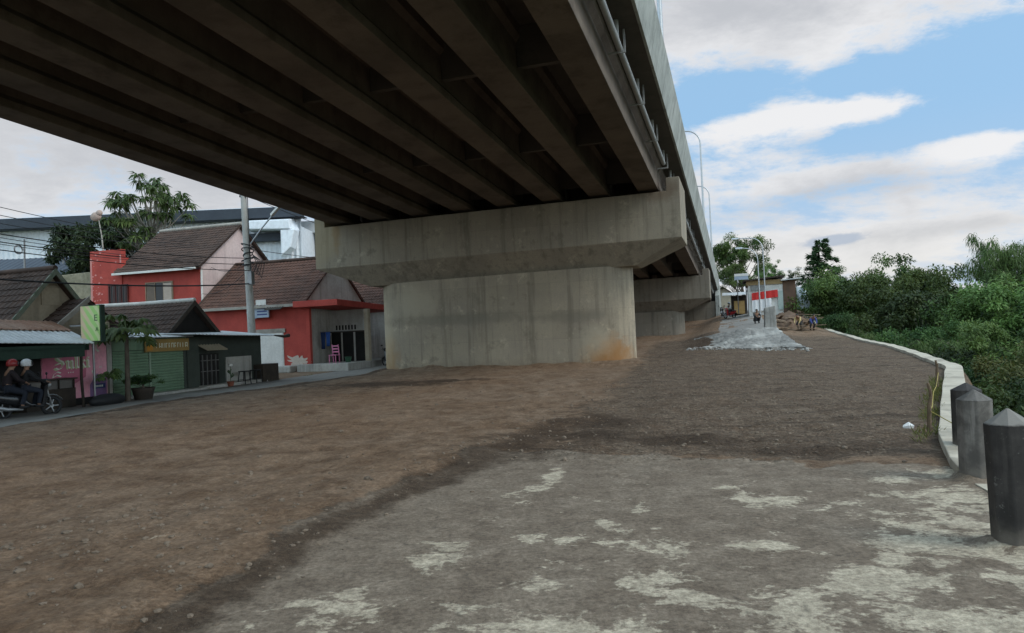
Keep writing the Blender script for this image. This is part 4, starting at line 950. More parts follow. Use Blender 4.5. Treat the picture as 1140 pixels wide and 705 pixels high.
mb = MB(); mb.lathe([(.10,z0),(.15,z0+.24),(.16,z0+.26)], 12, c=(-20.7,26.75,0)); part('pot', mb, pmat('terracotta', (.30,.10,.055), (.24,.08,.05)), sl)
mb = MB(); mb.tube([(-20.7,26.75,z0+.2),(-20.69,26.76,z0+.9)], .012, 5)
for a in np.linspace(0,6.28,9)[:-1]: mb.tube([(-20.69,26.76,z0+.4+.05*a),(-20.69+.13*math.cos(a),26.76+.13*math.sin(a),z0+.5+.05*a)], [.012,.03], 5)
part('stem', mb, pmat('pot_leaves', (.06,.10,.04), (.04,.08,.03)), sl)
mb = MB(); mb.ell((-20.69,26.76,z0+.95), (.10,.10,.07), 10, 6); part('bloom', mb, white_m, sl)

# ---- house B: red upper storey with parapet and pink gable
hB = thing('red_house', 'two storey red house with brown tiled roof and pale pink gable end', 'house', (-30.15, 39.7, 0))
VB, ZE, ZR, UB, UR, UE = -30.2, 6.5, 9.25, 36.6, 40.2, 43.6
mb = MB(); mb.prism([(UB,0),(UE,0),(UE,ZE),(UR,ZR-.12),(UB,ZE)], -36.15, VB, 'v'); mb.box(-38.2,-36.152,UB,UE,0,6.3); part('wall', mb, red_m, hB)
mb = MB(); mb.prism([(UB+.05,0),(UE,0),(UE,ZE),(UR,ZR-.1),(UB+.05,ZE)], VB, VB+.06, 'v'); part('gable_wall', mb, pink_m, hB)
s0 = (ZR-ZE)/(UR-UB); ov = .45
part('roof', tiles((-36.2,UR,ZR),(VB+.35,UR,ZR),(VB+.35,UB-ov,ZE-s0*ov+.1),(-36.2,UB-ov,ZE-s0*ov+.1)), tile_dark, hB)
part('roof', tiles((-36.2,UR,ZR),(VB+.35,UR,ZR),(VB+.35,UE+ov,ZE-s0*ov+.1),(-36.2,UE+ov,ZE-s0*ov+.1)), tile_dark, hB)
mb = MB(); mb.tube([(-36.2,UR,ZR+.03),(VB+.35,UR,ZR+.03)], .12, 8); part('ridge', mb, trim_m, hB)
mb = MB(); mb.box(-36.2,VB+.1,UB-ov-.10,UB-ov+.02,ZE-s0*ov-.06,ZE-s0*ov+.07); mb.tube([(VB+.16,UB-.06,ZE-.4),(VB+.16,UB-.06,2)], .06, 8); part('gutter', mb, white_m, hB)
mb = MB(); mb.box(-38.3,-35.9,UB-.06,UB+.3,3.0,7.75); mb.box(-38.3,-37.9,UB+.3,UE-.5,3.0,7.6); pp = part('parapet', mb, red_m, hB)
m_, t_, b_ = newmat('peeling_whitewash'); V = t_.nodes.new('ShaderNodeTexCoord').outputs['Object']
mb = MB(); r3 = random.Random(9)
for k in range(44):
    x = -38.25 + abs(r3.gauss(0,1))*.55 if k < 32 else r3.uniform(-38.2,-36); z = r3.uniform(4.6,7.7); s = r3.uniform(.015,.065)
    x = min(x, -35.95)
    pl_ = [(x+s*1.5*math.cos(a)*r3.uniform(.5,1.2), UB-.0635-.0004*k/10, z+s*math.sin(a)*r3.uniform(.5,1.2)) for a in np.linspace(0,6.28,8)[:-1]]
    mb.quad(*pl_)
for (x0, x1, z0_, z1_) in ((-38.3,-38.17,3.5,7.3),(-36.0,-35.9,6.9,7.4)): mb.box(x0,x1,UB-.075,UB-.064,z0_,z1_)
part('peeled_paint', mb, pmat('faded_pink_paint', (.60,.27,.24), (.52,.20,.18)), pp, root=hB)
def window(t_, v0, v1, u, z0, z1, fm, gm, nm=3, bars=0):
    mb = MB(); w_ = .06
    mb.box(v0-w_,v1+w_,u-.06,u+.02,z1,z1+w_); mb.box(v0-w_,v1+w_,u-.06,u+.02,z0-w_,z0); mb.box(v0-w_,v0,u-.06,u+.02,z0,z1); mb.box(v1,v1+w_,u-.06,u+.02,z0,z1)
    for k in range(1, nm): x = v0+(v1-v0)*k/nm; mb.box(x-.025,x+.025,u-.05,u+.015,z0,z1)
    fr = part('window', mb, fm, t_)
    mb = MB(); mb.box(v0,v1,u-.012,u-.004,z0,z1); part('pane', mb, gm, fr, root=t_)
    if bars:
        mb = MB()
        for k in range(bars): x = v0+(v1-v0)*(k+.5)/bars; mb.box(x-.015,x+.015,u-.075,u-.055,z0,z1)
        part('bars', mb, fm, fr, root=t_)
    return fr
redd = pmat('dark_red_wood', (.10,.028,.024), (.07,.02,.018), rough=.7)
window(hB, -36.85, -35.5, UB-.065, 4.45, 5.5, redd, glass_m, 3, 6)
ww = window(hB, -34.1, -32.2, UB-.004, 4.35, 5.5, pmat('brown_frame', (.30,.22,.15), (.24,.17,.12)), glass_m, 3)
mb = MB(); mb.box(-32.82,-32.24,UB-.055,UB-.02,4.4,5.46); part('open_shutter', mb, pmat('pale_shutter', (.50,.40,.33), (.42,.34,.28)), ww, root=hB)
mb = MB(); mb.box(-34.06,-33.5,UB-.055,UB-.02,4.4,5.46); part('open_shutter', mb, pmat('brown_shutter', (.17,.13,.10), (.13,.10,.08)), ww, root=hB)
mb = MB(); mb.box(-36.4,-34.6,41.5,43.5,7.2,8.9); mb.box(-36.6,-34.4,41.3,43.7,8.9,9.05); part('water_room', mb, pmat('pale_render', (.45,.36,.32), (.38,.31,.28)), hB)
# stone wall between A and B
mb = MB(); vs = []
mb.prism([(-39.5,0),(-38.35,0),(-38.35,6.5),(-44.5,6.35),(-44.5,0)][::-1], 36.6, 37.1, 'u')
single('stone_wall', mb, stone_m, (-40,36.8,0), 'high mossy stone wall between the tiled gables and the red house', 'wall', bevel=.04)

# ---- house C: red single storey house with porch
hC = thing('red_cottage', 'single storey red house with brown tiled roof and open porch by the pier', 'house', (-25.2, 36.0, .15))
VC0, VC1, UC, ZC, RC = -29.7, -21.9, 36.0, 3.9, 6.55
mb = MB(); mb.box(VC0,-22.75,UC,UC+6.6,-.1,ZC); part('wall', mb, red_m, hC)
mb = MB(); mb.prism([(UC+.05,ZC-.003),(UC+6.55,ZC-.003),(UC+3.4,RC-.12)], VC1-.02-.9, VC1-.9+.02, 'v'); part('gable_wall', mb, greyw_m, hC)
part('roof', tiles((VC0-.1,UC+3.4,RC),(VC1-.75,UC+3.4,RC),(VC1-.75,UC-.35,ZC-.22),(VC0-.1,UC-.35,ZC-.22)), tile_red, hC)
part('roof', tiles((VC0-.1,UC+3.4,RC),(VC1-.75,UC+3.4,RC),(VC1-.75,UC+7,ZC-.22),(VC0-.1,UC+7,ZC-.22)), tile_red, hC)
mb = MB(); mb.tube([(VC0-.1,UC+3.4,RC+.03),(VC1-.75,UC+3.4,RC+.03)], .11, 8); mb.tube([(VC0-.1,UC+3.4,RC+.03),(VC0-.1,UC-.35,ZC-.18)], .08, 7); part('ridge', mb, tile_dark, hC)
mb = MB(); mb.box(VC0-.1,VC1-.9,UC-.42,UC-.36,ZC-.36,ZC-.2); part('eave_board', mb, trim_m, hC)
# porch: flat slab on a pillar, plinth, back wall with vents, dark door openings
mb = MB(); mb.hexa([(-23.2,UC-.6,3.46),(-20.45,UC-.6,3.46),(-20.45,UC+6.5,3.22),(-23.2,UC+6.5,3.22),(-23.2,UC-.6,3.80),(-20.45,UC-.6,3.80),(-20.45,UC+6.5,3.56),(-23.2,UC+6.5,3.56)]); part('porch_slab', mb, red_m, hC, bevel=.02)
mb = MB(); mb.box(-23.1,-19.95,UC-.55,UC+6.4,-.1,.32); part('plinth', mb, greyw_m, hC, bevel=.02)
mb = MB(); mb.box(-22.74,-22.66,UC+.06,UC+6.4,.3,3.4); mb.box(-22.66,-20.1,UC+2.3,UC+2.4,.32,3.3); bw = part('porch_wall', mb, greyw_m, hC)
mb = MB()
for k in range(7): x = -22.25+.2*k; mb.box(x,x+.09,UC+2.27,UC+2.298,2.15,2.42)
part('vent', mb, void_m, bw, root=hC)
for (a, b_) in ((-22.55,-21.95),(-21.82,-21.15),(-21.0,-20.4)):
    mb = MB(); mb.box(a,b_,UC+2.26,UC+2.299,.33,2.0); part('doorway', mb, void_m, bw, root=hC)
mb = MB(); mb.box(-22.62,-20.33,UC+2.24,UC+2.259,2.0,2.08); part('lintel', mb, woodd_m, bw, root=hC)
mb = MB(); mb.box(-20.32,-20.08,UC+2.1,UC+2.42,.32,3.3); part('pillar', mb, cream_m, hC)
mb = MB(); mb.box(-20.62,-20.42,UC+5.4,UC+5.6,.32,3.3); part('pillar', mb, cream_m, hC)
mb = MB(); mb.box(-22.76,-22.55,UC-.02,UC+.2,-.1,3.44); part('pillar', mb, red_m, hC)
mb = MB()
for k in range(6): mb.box(-25.75,-24.3,UC-.045,UC-.005,.16+k*.325,.16+k*.325+.318)
mb.box(-25.8,-24.25,UC-.03,UC-.002,.1,2.13); dr = part('roller_door', mb, white_m, hC)
mb = MB(); mb.box(-26.0,-24.1,UC-.07,UC-.004,2.14,2.36); part('lintel', mb, trim_m, hC)
mb = MB(); c0 = (-23.4, .45); ring = []
for k in range(46):
    a = 2*math.pi*k/46; q = r3.uniform(.55,1.25)*(1+.35*math.sin(3*a+1)); ring.append((c0[0]+.62*q*math.cos(a), UC-.006, max(.12, c0[1]+.46*q*math.sin(a))))
mb.add([(c0[0],UC-.006,c0[1])]+ring, [(0,1+k,1+(k+1)%46) for k in range(46)])
part('bare_patch', mb, pmat('bare_plaster', (.55,.47,.40), (.45,.37,.31)), hC)
mb = MB(); mb.box(-24.2,-23.3,UC-.9,UC-.1,-.1,.28); single('rubble_step', mb, greyw_m, (-23.7,35.5,0), 'low plastered step against the peeling red wall', 'step', bevel=.06)
hs = thing('hanging_sign', 'small round-ended pale blue sign hanging on the red wall', 'sign', (-25.4, UC-.1, 3.3))
blue_s = pmat('pale_blue_sign', (.36,.42,.50), (.30,.36,.44), rough=.5, scale=2, bump=.03)
mb = MB(); mb.lathe([(.40,0),(.40,.1)], 20, c=(-26.0,UC-.30,3.35), axis='u', smooth=False); mb.box(-26.0,-24.95,UC-.31,UC-.21,3.02,3.72); part('board', mb, blue_s, hs)
mb = MB(); mb.box(-25.75,-25.1,UC-.33,UC-.311,3.73,4.02); part('top_board', mb, white_m, hs)
mb = MB()
for k in range(3): mb.box(-25.7,-25.05,UC-.318,UC-.311,3.16+.17*k,3.23+.17*k)
part('writing', mb, navy, hs)
mb = MB(); mb.box(-25.4,-25.35,UC-.2,UC,3.3,3.35); mb.box(-25.1,-25.05,UC-.2,UC,3.6,3.65); part('bracket', mb, metal_m, hs)
part_tin = tin((-24.95,UC-.02,3.75),(-23.9,UC-.02,3.75),(-23.9,UC-.75,3.42),(-24.95,UC-.75,3.42), per=.16); part('awning', part_tin, woodd_m, hC)
# pink chair, blue cloths, green tub
chm = pmat('pink_chair_paint', (.62,.22,.36), (.54,.18,.30), rough=.5)
ch = thing('chair', 'pink wooden chair with ladder back standing at the front of the porch', 'chair', (-20.95, UC-.2, .32)); z0 = .32
for a in (-.19,.19):
    mb = MB(); mb.tube([(-20.95+a,UC-.02,z0),(-20.95+a,UC-.05,z0+.45),(-20.95+a,UC-.12,z0+1.02)], .026, 6); part('leg', mb, chm, ch)
    mb = MB(); mb.tube([(-20.95+a,UC-.44,z0),(-20.95+a,UC-.44,z0+.45)], .024, 6); part('leg', mb, chm, ch)
mb = MB(); mb.box(-21.17,-20.73,UC-.47,UC,z0+.43,z0+.47); part('seat', mb, chm, ch, bevel=.01)
mb = MB()
for z in (.62,.78,.94): mb.box(-21.14,-20.76,UC-.11-.05*(z-.6),UC-.08-.05*(z-.6),z0+z-.035,z0+z+.035)
part('backrest', mb, chm, ch)
blue_c = pmat('blue_cloth', (.04,.13,.42), (.03,.08,.28), rough=.8)
for k, (x, w_, h_, lb) in enumerate([(-22.42,.30,.95,'dark blue cloth hanging at the left of the porch'),(-22.1,.28,.8,'bright blue cloth hanging next to the dark one in the porch')]):
    mb = MB(); vs = []; nn = 9
    for i in range(nn):
        for j in range(6):
            vs.append((x+w_*(i/(nn-1)-.5)*(1-.12*j/5), UC+1.1+.05*math.sin(i*1.9+j*.4), 2.05-h_*j/5))
    mb.add(vs, [(i*6+j,i*6+j+1,(i+1)*6+j+1,(i+1)*6+j) for i in range(nn-1) for j in range(5)], 0, True)
    o = single('hanging_cloth', mb, blue_c if k else pmat('navy_cloth', (.02,.05,.16), (.02,.04,.11)), (x,UC+1.1,2.05), lb, 'cloth', 'cloths hanging in the porch')
    md = o.modifiers.new('thick', 'SOLIDIFY'); md.thickness = .01
mb = MB(); mb.tube([(-22.64,UC+1.1,2.07),(-20.55,UC+1.1,2.07)], .015, 6); part('clothes_rail', mb, metal_m, hC)
mb = MB(); mb.lathe([(.14,.32),(.19,.62),(.20,.63),(.17,.62),(.12,.36)], 14, c=(-20.75,UC+.9,0)); single('tub', mb, pmat('green_tub', (.05,.13,.08), (.04,.10,.06), rough=.4), (-20.75,UC+.9,.32), 'small dark green tub on the porch floor by the pillar', 'tub')
# ---- house D behind, its roof seen between C and the pier
hD = gable_house('brown_roofed_house', 'brown roofed house glimpsed behind the porch next to the pier', -21.4, -30, 44.6, 47.5, 50.5, 3.9, 6.2, .1, greyw_m, tile_red)
kerb_m = pmat('pale_kerb', (.46,.44,.40), (.36,.34,.31), rough=.9, scale=2, grime=.4)
for (a, b_, v0, v1, h) in ((20.9,25.4,-21.15,-20.75,.0),(25.4,30.4,-21.2,-20.8,.04)):
    mb = MB(); us = np.arange(a, b_+.01, .5); vs = []
    for u in us:
        z = float(base_z(np.array([-20.9]), np.array([u]))[0]); j = .05*math.sin(u*4.1)
        vs += [(v0,u,z-.2),(v0,u,z+.10+h),(v1+j,u,z+.09+h),(v1+j+.03,u,z-.2)]
    mb.add(vs, [(i*4+j, i*4+j+1, (i+1)*4+j+1, (i+1)*4+j) for i in range(len(us)-1) for j in range(3)] + [(3,2,1,0),tuple(range(len(vs)-4,len(vs)))])
    single('kerb', mb, kerb_m, (v1, a, -.2), kind='structure')
# ------------------------------------------------------------------ factory sheds behind the houses
def uv_of(X, Y): return X*CP - Y*SP, X*SP + Y*CP
fac_w = pmat('factory_sheet_white', (.78,.81,.84), (.70,.74,.79), rough=.45, scale=.25, bump=.05, streak=.15, streakcol=(.35,.37,.4))
fac_r = pmat('factory_roof_sheet', (.50,.54,.58), (.44,.48,.52), rough=.4, scale=.2, bump=.05)
fac_d = pmat('factory_dark_fascia', (.045,.055,.07), (.035,.042,.055), rough=.6, scale=.4)
v_, u_ = uv_of(-60, 85)
fc = thing('factory', 'long white factory shed with dark roof edge behind the houses', 'factory', (v_, u_, 0), rz=PSI)
def corr(mb, x0, x1, y, z0, z1, per=.6, amp=.05):
    n = int((x1-x0)/per*4); vs = []
    for z in (z0, z1):
        for i in range(n+1): x = x0+(x1-x0)*i/n; vs.append((x, y+amp*(1 if (i//2)%2 else -1), z))
    mb.add(vs, [(i,i+1,i+n+2,i+n+1) for i in range(n)]); return mb
mb = MB(); corr(mb, -60, 36.2, 0, 0, 15.9); mb.box(-60,35,.3,45,0,15.5); part('wall', mb, fac_w, fc, local=True)
mb = MB(); mb.box(-60,36.9,-1.6,-1.2,15.75,16.9); mb.box(-60,36.9,-1.2,.0,15.7,15.78); part('fascia', mb, fac_d, fc, local=True)
mb = MB(); mb.hexa([(-60,-1.3,16.8),(37.2,-1.3,16.8),(37.2,34,23.3),(-60,34,23.3),(-60,-1.3,16.95),(37.2,-1.3,16.95),(37.2,34,23.5),(-60,34,23.5)]); part('roof', mb, fac_r, fc, local=True)
mb = MB(); mb.hexa([(30.6,-2.6,14.35),(35.6,-2.6,14.2),(36.2,-.5,14.2),(30.6,-.5,14.35),(30.6,-2.6,15.3),(35.5,-2.6,15.3),(35.5,-.5,15.7),(30.6,-.5,15.7)]); part('canopy', mb, fac_w, fc, local=True, bevel=.1)
mb = MB(); mb.hexa([(34.5,-2.5,11.2),(35.6,-2.5,12.2),(35.6,-.5,12.2),(34.5,-.5,11.2),(34.5,-2.5,14.2),(36.1,-2.5,14.2),(36.1,-.5,14.2),(34.5,-.5,14.2)]); part('canopy_end', mb, fac_w, fc, local=True, bevel=.1)
mb = MB(); mb.box(29,35,-.9,-.06,13.2,14.1); part('canopy_shade', mb, fac_d, fc, local=True)  # dark band standing in for the shade beneath the canopy
v_, u_ = uv_of(-20, 95)
fc2 = thing('factory_annex', 'dark green and white roofed annex at the right end of the factory', 'factory annex', (v_, u_, 0), rz=PSI)
mb = MB(); mb.box(-6,8,0,12,0,15.4); part('wall', mb, fac_d, fc2, local=True)
mb = MB(); mb.box(-6.5,8.5,-.8,12.5,15.42,16.9); part('roof', mb, fac_w, fc2, local=True)
v_, u_ = uv_of(-41.5, 60)
sh = thing('dark_shed', 'low dark blue roofed shed in front of the white factory wall', 'shed', (v_, u_, 0), rz=PSI)
mb = MB(); mb.box(-5.5,7.5,0,8,0,7.9); part('wall', mb, stone_m, sh, local=True)
part('roof', roofsheet((-6,4.5,9.9),(8,4.5,9.9),(8,-.5,7.7),(-6,-.5,7.7), per=.5, amp=.04, thick=.03), fac_d, sh, local=True)
mb = MB(); mb.tube([(4,2,9),(4,2,10.3)], .06, 6); part('vent_pipe', mb, metal_m, sh, local=True)
# antenna on the far left roof
an = thing('antenna', 'ring shaped antenna on a thin mast above the far left roof', 'antenna', (-27, 22.6, 4.5))
mb = MB(); mb.tube([(-27,22.6,4.5),(-27,22.63,6.15)], .035, 6); part('mast', mb, metal_m, an)
mb = MB(); mb.tube([(-27,22.36+.17*math.cos(a),5.72+.17*math.sin(a)) for a in np.linspace(0,2*math.pi,19)], .03, 6, cap=False); mb.tube([(-27,22.53,5.72),(-27,22.62,5.72)], .02, 5); part('ring', mb, metal_m, an)
# thin roof pole with a faded cloth
fp = thing('roof_pole', 'thin leaning pole with a faded cloth bundle on the red parapet', 'pole', (-37.5, 36.75, 7.6))
mb = MB(); mb.tube([(-37.45,36.75,7.5),(-37.55,36.75,8.7),(-37.75,36.75,9.75)], [.045,.04,.03], 6); part('pole', mb, trim_m, fp)
mb = MB(); mb.ell((-37.95,36.75,9.95), (.42,.18,.30), 9, 6); mb.ell((-37.65,36.72,10.15), (.25,.14,.2), 8, 5); part('cloth', mb, pmat('faded_cloth', (.45,.33,.28), (.36,.27,.22), bump=.4, bscale=8), fp)

# ------------------------------------------------------------------ utility pole, cables
pole_m = pmat('utility_pole_concrete', (.47,.46,.43), (.38,.37,.34), rough=.85, scale=1.2, streak=.35, streakcol=(.15,.14,.12))
up_ = thing('utility_pole', 'tall tapering grey concrete utility pole behind the dark stall', 'utility pole', (-22.6, 30.9, -.2))
mb = MB(); mb.tube([(-22.6,30.98,-.3),(-22.62,30.9,3.5),(-22.66,30.76,8),(-22.68,30.7,10.6)], [.20,.18,.145,.125], 16); part('shaft', mb, pole_m, up_)
mb = MB(); mb.tube([(-22.4,30.8,6.45),(-21.7,30.8,7.2),(-21.1,30.8,7.75)], .035, 8); la = part('lamp_arm', mb, galv, up_)
mb = MB(); mb.hexa([(-21.15,30.7,7.68),(-20.55,30.7,8.20),(-20.55,30.9,8.20),(-21.15,30.9,7.68),(-21.2,30.72,7.80),(-20.6,30.72,8.32),(-20.6,30.88,8.32),(-21.2,30.88,7.80)]); part('lamp_head', mb, white_m, la, root=up_, bevel=.02)
mb = MB()
for k in range(5):
    zc = 5.5 + .22*k; rr_ = .26 + .05*math.sin(k*2.2)
    mb.tube([(-22.62+rr_*math.cos(a), 30.85+rr_*math.sin(a), zc+.10*math.sin(a+k)) for a in np.linspace(0,2*math.pi,17)], .028, 5, cap=False)
for k in range(4):
    mb.tube([(-22.4+.1*k,30.7,5.4),(-22.2+.14*k,30.7,5.05-.1*k),(-22.0+.14*k,30.7,5.45),(-22.25,30.72,5.9)], .02, 5)
part('cable_loops', mb, black_m, up_)
mb = MB(); mb.box(-22.50,-22.28,30.6,30.85,4.45,5.1); part('junction_box', mb, metal_m, up_)
mb = MB(); mb.tube([(-22.45,30.75,8.9),(-22.42,30.75,5.0)], .02, 5); mb.box(-22.85,-22.45,30.66,30.74,8.75,8.85); part('cable_riser', mb, black_m, up_)
def wire(a, b_, sag, r, label, group):
    pts = []
    for t_ in np.linspace(0, 1, 25):
        p = Vector(a).lerp(Vector(b_), t_); p.z -= sag*4*t_*(1-t_); pts.append(p)
    mb = MB(); mb.tube(pts, r, 5, cap=False); return single('overhead_wire', mb, black_m, tuple(a), label, 'wire', group)
GW = 'overhead wires strung along the street'
for k in range(3): wire((-20.5,1,8.0-.42*k), (-30.0,36.4,7.6-.12*k), .75+.05*k, .014, 'thin dark overhead wire crossing the sky towards the red house', GW)
for k in range(2): wire((-21,1,6.7-.3*k), (-30.1,36.5,6.6-.2*k), .7, .013, 'thin dark overhead wire sagging low before the white factory wall', GW)
wire((-22.6,1,5.3), (-22.45,30.7,4.5), .85, .032, 'thick black cable sagging in front of the red upper wall to the pole', GW)
for k in range(3): wire((-22.6-.1*k,2,6.4+.45*k), (-22.5,30.75,5.15+.3*k), .75+.1*k, .018, 'dark cable running along the street at mid height to the pole', GW)
wire((-22.5,30.8,5.6), (-30.1,37.5,6.3), .35, .014, 'wire from the cable loops of the pole to the pink gable', GW)
wire((-22.5,30.8,5.3), (-29.5,35.9,4.6), .4, .014, 'wire from the pole down to the left eave of the red cottage', GW)
wire((-22.5,30.8,6.2), (-14,52,6.5), .5, .016, 'wire leading right from the pole towards the bridge pier', GW)
wire((-22.5,30.8,8.8), (-22.3,70,9.6), 1.3, .016, 'topmost wire leading away from the head of the pole behind the bridge', GW)

# ------------------------------------------------------------------ houses at the far end of the lane
hz_ = thing('white_house', 'white roadside house with flat brown roof and a red banner', 'house', (3.0, 75, 2.4))
wh = pmat('dirty_white_wall', (.76,.75,.71), (.62,.61,.57), rough=.85, scale=.8, streak=.2, grime=.2)
mb = MB(); mb.box(1.35,4.9,74.2,79.5,.5,5.05); part('wall', mb, wh, hz_)
mb = MB(); mb.box(1.2,4.45,74.05,79.8,5.06,5.48); part('ochre_beam', mb, pmat('ochre_beam', (.40,.29,.15), (.32,.22,.11)), hz_)
mb = MB(); mb.hexa([(.9,73.6,5.42),(4.7,73.6,5.72),(4.7,80,5.72),(.9,80,5.42),(.9,73.6,5.55),(4.7,73.6,5.85),(4.7,80,5.85),(.9,80,5.55)]); part('roof', mb, woodd_m, hz_)
mb = MB(); mb.box(4.46,5.6,74.15,79.4,.5,5.3); part('brown_wall', mb, pmat('brown_boards', (.145,.085,.055), (.11,.066,.045), streak=.3), hz_)
mb = MB(); mb.hexa([(4.3,73.7,5.32),(6.0,73.7,5.42),(6.0,79.6,5.42),(4.3,79.6,5.32),(4.3,73.7,5.42),(6.0,73.7,5.52),(6.0,79.6,5.52),(4.3,79.6,5.42)]); part('side_roof', mb, tin_m, hz_)
mb = MB(); mb.box(4.0,4.455,74.1,74.19,2.6,4.4); part('pale_door', mb, pmat('pale_green_door', (.42,.50,.46), (.36,.43,.40)), hz_)
mb = MB(); mb.box(1.6,2.9,74.1,74.19,4.52,5.0); part('window', mb, pmat('grey_pane', (.30,.30,.29), (.24,.24,.23)), hz_)
bn_ = thing('banner', 'red over white banner hung across the white house front', 'banner', (2.5, 74, 3))
bw_ = pmat('banner_white', (.82,.82,.82), (.74,.74,.75), rough=.6); br_ = pmat('banner_red', (.62,.035,.03), (.52,.03,.03), rough=.6)
for (z0, z1, m_, nm) in ((3.60,4.30,br_,'red_cloth'),(2.5,3.60,bw_,'white_cloth')):
    mb = MB(); n = 24; vs = []
    for i in range(n+1):
        for z in (z0, z1): x = 1.65+ (2.35 if m_ is br_ else 1.75)*i/n; vs.append((x, 73.98+.03*math.sin(i*1.1), z + .22*(i/n) if m_ is br_ else z+.16*(i/n)))
    mb.add(vs, [(2*i,2*i+2,2*i+3,2*i+1) for i in range(n)], 0, True); part(nm, mb, m_, bn_)
ts = thing('tarpaulin', 'pale blue white tarpaulin sheet beside the brown wall', 'tarpaulin', (6.2, 75, 2.3))
mb = MB(); vs = []
for i in range(9):
    for j in range(6): vs.append((5.7+1.1*i/8, 74.6+.1*math.sin(i*1.3+j), 2.6+2.1*j/5*(1-.35*(i/8)**2)))
mb.add(vs, [(i*6+j,i*6+j+6,i*6+j+7,i*6+j+1) for i in range(8) for j in range(5)], 0, True); part('sheet', mb, pmat('tarp', (.55,.62,.66), (.45,.52,.57), rough=.5), ts)
wt = thing('stall_roof_sign', 'small white and blue board above the stall left of the white house', 'sign', (.7, 76, 5.6))
mb = MB(); mb.box(.15,1.45,76,76.08,5.75,6.35); part('board', mb, blue_s, wt)
mb = MB(); mb.box(.15,1.45,75.98,75.999,6.1,6.35); part('stripe', mb, white_m, wt)
mb = MB(); mb.tube([(.4,76.04,5.8),(.4,76.04,2.4)], .05, 6); mb.tube([(1.2,76.04,5.8),(1.2,76.04,2.4)], .05, 6); part('post', mb, metal_m, wt)
ks = thing('kiosk', 'small open kiosk with tin roof and ochre front beside the lane', 'kiosk', (-.1, 84, 2.6))
mb = MB(); mb.box(-.3,1.3,84,86.5,2.2,4.5); part('wall', mb, woodd_m, ks)
mb = MB(); mb.box(.0,1.1,83.9,83.99,2.5,3.9); part('front', mb, pmat('ochre_front', (.48,.32,.13), (.36,.22,.09)), ks)
part('roof', tin((-1.2,86.5,4.95),(1.6,86.5,4.95),(1.6,83.2,4.55),(-1.2,83.2,4.55)), tin_m, ks)
fh = thing('far_house', 'far cream house with dark roof just right of the bridge end', 'house', (-1.0, 128, 3.4))
mb = MB(); mb.prism([(-3.2,3),(-.2,3),(-.2,6.3),(-1.7,7.4),(-3.2,6.3)], 127, 135, 'u'); part('wall', mb, cream_m, fh)
mb = MB(); mb.hexa([(-3.5,126.6,6.2),(-1.7,126.6,7.5),(-1.7,135,7.5),(-3.5,135,6.2),(-3.5,126.6,6.3),(-1.7,126.6,7.62),(-1.7,135,7.62),(-3.5,135,6.3)]); mb.hexa([(-1.7,126.6,7.5),(.1,126.6,6.2),(.1,135,6.2),(-1.7,135,7.5),(-1.7,126.6,7.62),(.1,126.6,6.3),(.1,135,6.3),(-1.7,135,7.62)]); part('roof', mb, tile_dark, fh)
# heap of earth, planks and rubble under the house
brown_e = pmat('brown_earth', (.16,.10,.065), (.11,.07,.045), rough=.95, scale=1.5, bump=.5, bscale=8)
mb = MB(); vs = []; nI, nJ = 22, 14
for i in range(nI):
    for j in range(nJ):
        a = 2.7 + 3.6*i/(nI-1); b2 = 60.8 + 12.5*j/(nJ-1); e_ = math.sin(math.pi*i/(nI-1))**.6*min(1, (j+.3)/2.5)
        vs.append((a, b2, .35 + 1.95*e_*min(1,.35+j/nJ*1.0) + 1.1*(fbm(np.array([a*1.6]), np.array([b2*1.1]), 5, 81)[0]-.5)))
mb.add(vs, [(i*nJ+j,i*nJ+j+1,(i+1)*nJ+j+1,(i+1)*nJ+j) for i in range(nI-1) for j in range(nJ-1)], 0, True)
single('earth_bank', mb, brown_e, (4,66,0), kind='structure')
plank_m = pmat('old_planks', (.33,.24,.16), (.22,.15,.10), rough=.9, scale=3)
r4 = random.Random(21)
for k in range(22):
    x, y = r4.uniform(3.0,5.9), r4.uniform(60.0,66); a = r4.uniform(0,3.1); l_ = r4.uniform(.5,1.3); z = .8 + .23*(y-60)*.9 + r4.uniform(-.1,.15)
    mb = MB(); dx, dy = math.cos(a)*l_, math.sin(a)*l_; t0 = r4.uniform(-.15,.15)
    P0, P1 = Vector((x-dx,y-dy,z-t0)), Vector((x+dx,y+dy,z+t0)); q = Vector((-math.sin(a),math.cos(a),0))*.11; h = Vector((0,0,.04))
    mb.hexa([P0-q,P1-q,P1+q,P0+q,P0-q+h,P1-q+h,P1+q+h,P0+q+h]); single('plank', mb, plank_m, (x,y,z), 'loose pale plank thrown on the brown earth heap below the white house', 'plank', 'planks on the earth heap')

# ------------------------------------------------------------------ people and motorcycles
def skin(name, pts, edges, sub=2):
    bm = bmesh.new(); ly = bm.verts.layers.skin.verify(); vs = []
    for i, p in enumerate(pts):
        v = bm.verts.new(p[:3]); r = p[3]; v[ly].radius = (r, p[4] if len(p) > 4 else r); v[ly].use_root = (i == 0); vs.append(v)
    for a, b_ in edges: bm.edges.new((vs[a], vs[b_]))
    m_ = bpy.data.meshes.new('tmp'); bm.to_mesh(m_); bm.free()
    o = bpy.data.objects.new('tmp', m_); COL.objects.link(o)
    md = o.modifiers.new('s', 'SKIN'); md.use_smooth_shade = True
    ms = o.modifiers.new('d', 'SUBSURF'); ms.levels = sub; ms.render_levels = sub
    dg = bpy.context.evaluated_depsgraph_get(); dg.update()
    res = bpy.data.meshes.new_from_object(o.evaluated_get(dg)); res.name = name
    bpy.data.objects.remove(o); bpy.data.meshes.remove(m_)
    for p in res.polygons: p.use_smooth = True
    return res
skin_m = pmat('skin', (.30,.17,.11), (.26,.145,.095), rough=.55, bump=.05)
